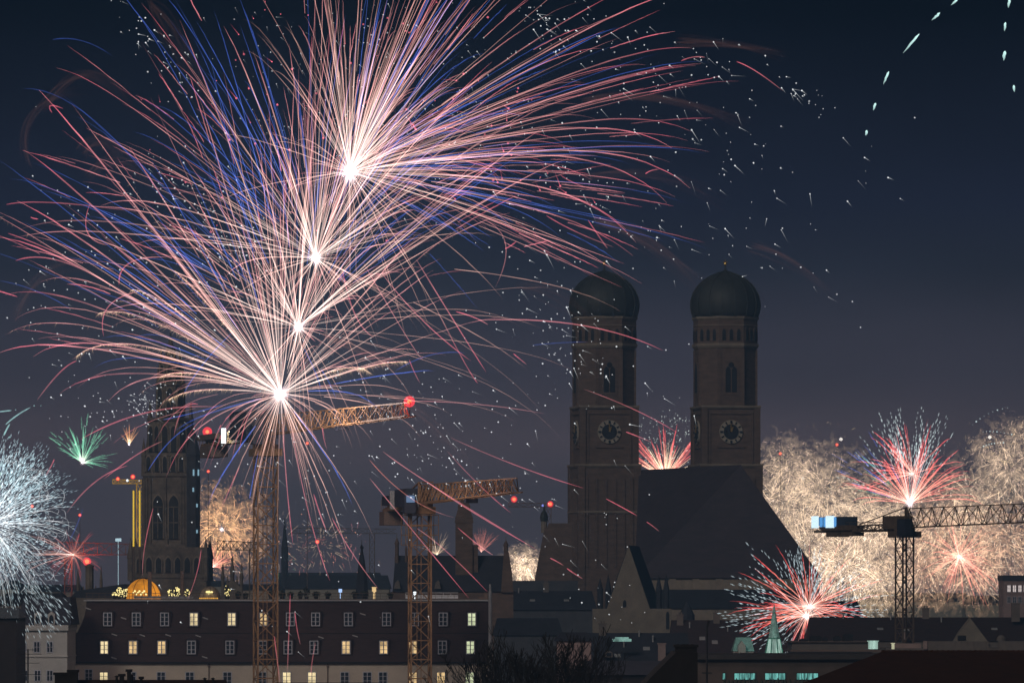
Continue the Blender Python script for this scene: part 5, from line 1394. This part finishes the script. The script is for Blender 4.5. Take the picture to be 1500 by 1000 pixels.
# --- left edge white and teal burst
def strings(tb, c, D, angs, r0, r1, step, col, size, droop=6, ell=1.0, fade=True):
    """chains of twinkling sparks along the outer part of each ray"""
    for a in angs:
        lo = r0 * (.8 + .5 * rng.random()); hi = lo + (r1 - lo) * (.35 + .65 * rng.random()); r_ = lo
        an = R(a); cv = rng.normal() * .10
        while r_ < hi:
            f = r_ / r1; aa = an + cv * f
            x = c[0] + r_ * math.cos(aa); y = c[1] - (r_ * math.sin(aa) * ell - droop * f * f)
            sD = K * D; q = np.array((X(x, D), D + rng.normal() * 4, Z(y, D)))
            L = step * (.25 + .35 * rng.random()) * sD; d = np.array((math.cos(aa), 0, math.sin(aa)))
            b = (.45 + .75 * rng.random()) * (1 - .45 * f if fade else 1)
            tb.add([q - d * L, q, q + d * L], [.15 * size * sD, size * sD, .15 * size * sD], [col * b * .7, col * b, col * b * .8], 4)
            r_ += step * (.7 + .9 * rng.random())
Dl = 650; L0 = (-16, 768)
T = fan(L0, Dl, 80, -80, 85, 40, 135, 'teal', w=(.28, .6), droop=(5, 40))
mass = TB()
strings(mass, L0, Dl, -85 + 172 * rng.random(150), 40, 135, 6, WHITE * np.array((.72, .95, 1.02)), .62, 16)
strings(mass, (-14, 742), Dl, 10 + 75 * rng.random(90), 50, 142, 6, WHITE * np.array((.70, .95, 1.02)), .6, 22)
for a_ in (38, 44, 50, 57, 63, 70):
    q = trail((-6, 720), a_, 85 + 20 * rng.random(), Dl, 'white', .3, 1, .5, 40, curve=-25, n=12); mass.add(q[0], q[1], q[2] * .4)
strings(mass, L0, Dl, -85 + 172 * rng.random(120), 15, 80, 5, WHITE * np.array((.85, .97, 1.02)), .70, 8)
for _ in range(280):
    a = R(-85 + 172 * rng.random()); r_ = 18 + 95 * rng.random()
    c_ = (L0[0] + r_ * math.cos(a), L0[1] - r_ * math.sin(a)); q = trail(c_, math.degrees(a) + rng.normal() * 35, 8 + 14 * rng.random(), Dl, 'white', 0, 1, .45, 4, curve=rng.normal() * 80, n=7)
    mass.add(q[0], q[1], q[2] * (.35 + .5 * rng.random()))
for x0, y0, n_ in ((60, 905, 14), (85, 925, 6), (20, 930, 12), (45, 880, 14)):
    strings(mass, L0, Dl, [-50 - 25 * rng.random() for _ in range(n_)], 120, 185, 9, WHITE * np.array((.85, 1, 1.05)), .6, 10)
burst('firework_burst', 'large white and teal glittering burst cut by the left edge', 5, 770, Dl, T, 0, 900, (.75, .9, 1), masses=[('glitter_spray', mass)], keep=60)
tb = TB()
dots(tb, [(50, 594), (60, 594), (23, 600), (14, 640), (30, 650)], 1.4, 650, TEAL)
tag(tb.build('teal_sparks'), 'few teal spark dots beside the teal dashes at the left edge', 'firework sparks', kind='stuff')
for lab_, p_ in (('shortest teal spark dash, uppermost at the left edge', [(0, 606), (6, 602), (10, 598)]), ('longest teal spark dash near the left edge', [(9, 622), (25, 608), (44, 596)]), ('teal spark dash just above the white burst at the left edge', [(0, 636), (10, 628), (20, 622)])):
    tb = TB(); tb.add(*free(p_, 650, TEAL * .8, TEAL * .5, 1.1), 4); tag(tb.build('spark_dash'), lab_, 'firework spark')

# --- small ones on the left
G0 = (121, 677)
burst('firework_burst', 'small green burst fanning upwards left of the city hall tower', *G0, 900, fan(G0, 900, 34, 5, 150, 12, 62, 'green', w=(.6, 1.2), droop=(0, 8)) + fan(G0, 900, 5, -30, 10, 10, 40, 'green', w=(.6, 1), droop=(0, 5)) + segs(G0, 900, 16, 40, 140, 50, 85, 'green', w=(.6, 1.1), droop=(0, 8)), 2.6, 0)
O0 = (189, 651)
burst('firework_burst', 'tiny orange puff fanning upwards beside the city hall tower', *O0, 900, [(q[0], q[1], q[2] * .45) for q in fan(O0, 900, 26, 55, 130, 10, 34, 'orange', w=(.4, .8), droop=(0, 4))], 1.4, 0)
R0_ = (108, 812)
burst('firework_burst', 'red burst low on the left behind the gothic spires', *R0_, 1000, [(q[0], q[1], q[2] * .26) for q in fan(R0_, 1000, 70, 0, 360, 8, 46, 'red', w=(.4, 1.3), droop=(0, 10))] + fan(R0_, 1000, 8, 150, 200, 40, 90, 'tan', w=(.45, .8), droop=(0, 15)), 0, 1500, (1, .1, .1))

# --- gold crackle bursts
def crackle(label, c, D, n, r0, r1, kind='crackle', curl=60, w=(.30, .52), group=None, bright=1.0, tone=(1, 1, 1), extra=(), core=0, light=0, name='firework_burst', a0=0, a1=360, ell=1.0):
    tr = []; gr = TB(); sD = K * D
    for k in range(n // 3):
        a = a0 + (a1 - a0) * rng.random(); L = r0 + (r1 - r0) * rng.random() ** .7
        q = trail(c, a, L, D, kind, s0=.15 + rng.random() * .6, s1=1, w=w[0] + (w[1] - w[0]) * rng.random(), droop=16 * rng.random(), curve=rng.normal() * curl * .5, n=9, bead=.5)
        tr.append((q[0], q[1], q[2] * bright * (.35 + .9 * rng.random())))
    for k in range(int(n * 2.6)):      # fine curling crackle
        a = R(a0 + (a1 - a0) * rng.random()); r_ = r1 * min(1.5, .52 * math.sqrt(-2 * math.log(1 - rng.random() * .999)))
        c_ = (c[0] + r_ * math.cos(a), c[1] - r_ * math.sin(a) * ell)
        L = 2 + 6 * rng.random() ** 1.8; an = math.degrees(a) + rng.normal() * 60
        q = trail(c_, an, L, D + rng.normal() * 20, kind, 0, 1, w[0] + (w[1] - w[0]) * rng.random(), 3 * rng.random(), curve=rng.normal() * 50, n=5, bead=.4)
        tint = np.array((1, .92 + .14 * rng.random(), .78 + .5 * rng.random())) * tone
        gr.add(q[0], q[1], q[2] * tint * bright * (.16 + 1.05 * rng.random() ** 2.2) * max(.4, 1.05 - .4 * r_ / r1))
    for k in range(int(n * 1.2)):      # broad dim strokes imitating the soft glow around the crackle
        a = R(a0 + (a1 - a0) * rng.random()); r_ = r1 * min(1.12, .52 * math.sqrt(-2 * math.log(1 - rng.random() * .999)))
        q = trail((c[0] + r_ * math.cos(a), c[1] - r_ * math.sin(a) * ell), 360 * rng.random(), 8 + 14 * rng.random(), D + rng.normal() * 20, kind, 0, 1, 1.6 + 2.2 * rng.random(), 3, curve=rng.normal() * 60, n=6, bead=.2)
        gr.add(q[0], q[1], q[2] * tone * bright * .068, 5)
    return burst(name, label, c[0], c[1], D, tr + list(extra), core, light, (1, .78, .5), group, keep=24, masses=[('crackle_spray', gr)])
GG = 'golden crackling bursts over the distant city'
spec = [((1150, 740), 1500, 330, 10, 62, 'golden crackling burst just right of the cathedral tower'), ((1205, 720), 1520, 330, 10, 62, 'golden crackling burst above the blue lit crane box'), ((1185, 800), 1540, 330, 10, 62, 'golden crackling burst at the slope of the cathedral roof'), ((1235, 830), 1480, 460, 5, 66, 'brightest pale gold burst low between cathedral and right crane'), ((1262, 770), 1520, 330, 10, 60, 'golden crackling burst below the counter jib of the right crane'), ((1300, 760), 1560, 260, 10, 55, 'golden crackling burst behind the cab of the right crane'), ((1375, 770), 1500, 300, 10, 60, 'golden crackling burst right of the right crane mast'), ((1352, 830), 1540, 300, 10, 58, 'golden crackling burst low beside the right crane mast'), ((1420, 740), 1560, 280, 10, 60, 'golden crackling burst above the jib of the right crane'), ((1470, 790), 1520, 320, 10, 62, 'golden crackling burst below the jib at the right edge'), ((1480, 690), 1540, 260, 10, 56, 'golden curling burst above the jib at the right edge'), ((1430, 830), 1500, 260, 10, 55, 'golden crackling burst low at the right over the dark roof'), ((1290, 850), 1560, 260, 10, 45, 'dim golden burst low left of the right crane mast'), ((1155, 690), 1530, 200, 10, 45, 'dim golden curls above the crackle beside the cathedral tower')]
for c, D, n, r0, r1, lab in spec: crackle(lab, c, D, int(n * 1.45), r0, r1 * 1.08, group=GG, light=0, curl=80, bright=1.25 if 'brightest' in lab else .95, tone=np.array((1.08, .88, .80)) if c[0] > 1340 and c[1] > 760 else np.array((1, 1, 1)))
tb = TB()
for _ in range(1500):
    x_ = 1120 + 380 * rng.random(); y_ = 700 + 165 * rng.random() ** .8
    dots(tb, [(x_, y_)], .85, 1470, np.array((1.1, .92, .70)), 4, (rng.normal(), rng.normal()))
dots(tb, [(1232, 643), (1142, 777), (1380, 745), (1355, 821), (1202, 796), (1267, 788), (1340, 787), (1450, 640), (1176, 700)], 2.6, 1465, np.array((1.3, 1.2, 1.05)))
tag(tb.build('glitter_sparks'), 'golden glitter filling the sky behind the right crane', 'firework sparks', kind='stuff')
for k, (c, r_, n) in enumerate((((1490, 638), 28, 70), ((1440, 655), 20, 40), ((1465, 672), 24, 40))):
    crackle(['curly pale gold palm burst at the right edge', 'small curly gold wisp burst left of the gold palm', 'small curly gold burst below the gold palm'][k], c, 1500, n, 6, r_, curl=110, w=(.35, .6), bright=.8)
# golden one behind the city hall, round golden one, small red fan
crackle('golden orange burst behind the city hall tower base', (325, 775), 1300, 520, 6, 62, curl=60, bright=1.3, light=5000, kind='amber_crackle', core=3)
crackle('small round golden burst left of the cathedral block', (768, 829), 1400, 230, 3, 25, curl=90, bright=1.2, w=(.4, .7))
Rf = (312, 830)
burst('firework_burst', 'coral red glow burst low behind the city hall tower', *Rf, 1350, fan(Rf, 1350, 70, 0, 180, 8, 45, 'coral', w=(.4, .9), droop=(0, 10)), 0, 2500, (1, .3, .2))
Rg = (705, 808)
burst('firework_burst', 'small coral fan burst right of the square dark tower', *Rg, 1500, [(q[0], q[1], q[2] * .38) for q in fan(Rg, 1500, 40, 40, 140, 8, 42, 'coral', w=(.35, .8), droop=(0, 8)) + fan((640, 812), 1500, 34, 25, 155, 8, 40, 'crackle', w=(.3, .6), droop=(0, 8))], 0, 0)
tb = TB()
for c, n, kd, r_ in (((405, 800), 60, 'crackle', 42), ((470, 800), 70, 'crackle', 34), ((440, 815), 30, 'coral', 26), ((410, 820), 20, 'green', 18), ((490, 800), 20, 'coral', 22), ((520, 790), 18, 'pink', 24)):
    for q in segs(c, 1700, n, 0, 360, 10, r_ * 1.6, kd, w=(.35, .7), droop=(0, 10), lo=.25): tb.add(q[0], q[1], q[2] * .42)
dots(tb, cluster(450, 800, 50, 22, 60), 1.0, 1700, np.array((.8, .35, .2)), 5)
tag(tb.build('mixed_sparks'), 'faint mixed coloured sparks low over the far houses right of the left crane', 'firework sparks', kind='stuff')

# --- red and white big one on the right
Q = (1333, 737); Dq = 1350
T = fan(Q, Dq, 44, 22, 158, 50, 128, 'red', w=(.5, 1.2), droop=(4, 22)) + fan(Q, Dq, 9, 5, 45, 70, 115, 'red', w=(.5, .9), droop=(5, 25)) + fan(Q, Dq, 8, 140, 172, 50, 100, 'red', w=(.5, .9), droop=(4, 20)) + segs(Q, Dq, 18, 95, 165, 80, 160, 'blue', w=(.5, .9), droop=(2, 10)) + segs(Q, Dq, 7, 130, 165, 80, 130, 'green', w=(.7, 1.3), droop=(2, 10)) + fan(Q, Dq, 14, 60, 115, 40, 110, 'white', w=(.25, .45), droop=(0, 6))
T += fan((1337, 694), Dq, 24, 0, 360, 4, 24, 'gold', w=(.4, .7), droop=(0, 3))
T += fan((1337, 694), Dq, 30, -20, 200, 25, 95, 'red', w=(.4, 1.0), droop=(2, 14)) + fan(Q, Dq, 30, 20, 170, 12, 50, 'gold', w=(.3, .5), droop=(0, 4))
mass = TB()
strings(mass, Q, Dq, 86 + rng.normal(size=42) * 19, 62, 152, 6.5, WHITE * np.array((.85, 1, .97)), .95, 5)
strings(mass, Q, Dq, 40 + 120 * rng.random(16), 60, 120, 7, WHITE * np.array((.85, 1, .97)), .8, 8)
for p_ in ([(1425, 622), (1445, 602), (1476, 597)], [(1440, 632), (1460, 630), (1482, 636)], [(1437, 655), (1452, 648), (1470, 648)]):
    for u in np.linspace(0, 1, 9):
        a_, b_, c_ = p_; x_ = (1 - u) ** 2 * a_[0] + 2 * u * (1 - u) * b_[0] + u * u * c_[0]; y_ = (1 - u) ** 2 * a_[1] + 2 * u * (1 - u) * b_[1] + u * u * c_[1]
        dots(mass, [(x_, y_)], 1.2, Dq, WHITE * np.array((.8, 1, .95)))
burst('firework_burst', 'large red burst with white sparkling crest rising above the right crane', *Q, Dq, T, 5.5, 2500, (1, .6, .5), masses=[('spark_crest', mass)], keep=90)
# --- red star over the right roofs
S = (1405, 815)
burst('firework_burst', 'coral red star burst under the jib of the right crane', *S, 1450, fan(S, 1450, 84, 0, 360, 14, 66, 'coral', w=(.5, 1.1), droop=(0, 14)) + fan(S, 1450, 10, -70, -20, 40, 90, 'coral', w=(.5, 1.0), droop=(2, 16)), 2.2, 0)
# --- red and white one in front of the roofs
for k, (c, n, cr) in enumerate((((1186, 888), 22, 3.4), ((1181, 902), 16, 4.2))):
    Dq = 900 + k * 6
    T = fan(c, Dq, n, 15, 175, 40, 118, 'red', w=(.5, 1.05), droop=(2, 14)) + fan(c, Dq, n // 2, 150, 205, 50, 125, 'red', w=(.5, 1.0), droop=(2, 14)) + fan(c, Dq, n // 3, -20, 15, 40, 110, 'red', w=(.5, 1.0), droop=(2, 14)) + fan(c, Dq, 9, 200, 340, 20, 70, 'red', w=(.5, .9), droop=(2, 10)) + fan(c, Dq, 34, 0, 360, 14, 48, 'gold', w=(.25, .5), droop=(0, 6)) + fan(c, Dq, 18, 0, 360, 30, 75, 'white', w=(.2, .4), droop=(0, 8))
    mass = TB()
    strings(mass, c, Dq, -12 + 225 * rng.random(50), 62, 130, 7, WHITE * np.array((.85, 1, 1.05)), .80, 10, .85)
    strings(mass, c, Dq, 360 * rng.random(26), 35, 85, 7, WHITE * np.array((.85, 1, 1.05)), .7, 10, .85)
    if k == 0: strings(mass, c, Dq, [131, 140, 147, 152, 172, 178], 95, 142, 8, WHITE * np.array((.85, 1, 1.05)), .95, 4, .95)
    burst('firework_burst', ['red burst with icy sparks, upper of the paired cores before the cathedral roof', 'red burst with icy sparks, lower of the paired cores by the green spire'][k], c[0], c[1], Dq, T, cr, 500, (1, .6, .55), 'paired red bursts by the green spire', masses=[('icy_sparks', mass)], keep=70)
# --- red burst between the towers, partly hidden by the roof
U = (975, 700); Dq = 1420
mass = TB()
for _ in range(230):
    a = 20 + 140 * rng.random(); r_ = 25 + 62 * rng.random()
    dots(mass, [(U[0] + r_ * .8 * math.cos(R(a)), U[1] - r_ * 1.15 * math.sin(R(a)))], .95, Dq, WHITE * np.array((.9, 1, .9)) * .8, 6, (-math.cos(R(a)), -math.sin(R(a))))
burst('firework_burst', 'red fountain burst rising between the two cathedral towers', *U, Dq, fan(U, Dq, 34, 30, 150, 35, 92, 'red', w=(.7, 1.3), droop=(0, 8)) + fan(U, Dq, 90, 20, 160, 10, 60, 'crackle', w=(.4, .7), droop=(0, 6)), 0, 1200, (1, .5, .4), masses=[('spark_crest', mass)], keep=60)

# --- small red aircraft warning lamps on far masts
for px, py, D, lab in ((1143, 664, 1500, 'tiny red lamp on a far mast right of the cathedral tower'), (1226, 651, 1500, 'tiny red lamp on a far mast above the golden fireworks'), (305, 690, 1100, 'tiny red lamp on a thin mast right of the city hall tower'), (117, 754, 1100, 'tiny red lamp on a thin mast left of the city hall tower'), (47, 741, 1100, 'tiny red lamp on a thin mast inside the white burst'), (450, 649, 1300, 'tiny red lamp on a thin mast below the left crane jib')):
    t = thing('warning_mast', lab, 'mast', (X(px, D), D, 0), 0, 'far masts with red lamps')
    m = MB(); m.ball((X(px, D), D, Z(py, D)), 1.3 * K * D); wl_ = obj('warning_lamp', m, G_RHOT, t, smooth=True)
    m = MB(); m.ball((X(px, D), D, Z(py, D)), 2.4 * K * D, 12); obj('lamp_halo', m, G_RHALO, wl_, smooth=True)
    m = MB(); m.lathe([(.10, 0), (.05, Z(py, D) - 2.3 * K * D)], X(px, D), D + .1, 5); obj('mast', m, M_GREYST, t)
simple('lit_sign', 'small pale blue lit sign floating high on a far facade left of the hoist', 'sign', [(169, 177.5, 788, 792.5, .4), (172.8, 173.4, 792.6, 1100, .3)], glow('pale_sign', (.6, .85, .95), 1), 1400)

# ------------------------------------------------------------------ haze
h = MB(); h.box(-2500, 2500, -200, 4900, -1, 114)
hz = obj('haze', h, [])
m = bpy.data.materials.new('night_haze'); m.use_nodes = True
t_ = m.node_tree; t_.nodes.clear()
o_ = t_.nodes.new('ShaderNodeOutputMaterial'); v_ = t_.nodes.new('ShaderNodeVolumePrincipled')
v_.inputs['Color'].default_value = (.31, .60, .95, 1); v_.inputs['Density'].default_value = .0003; v_.inputs['Anisotropy'].default_value = .0
t_.links.new(v_.outputs[0], o_.inputs['Volume'])
bpy.data.objects[hz].data.materials.append(m)
bpy.data.objects[hz]['kind'] = 'stuff'
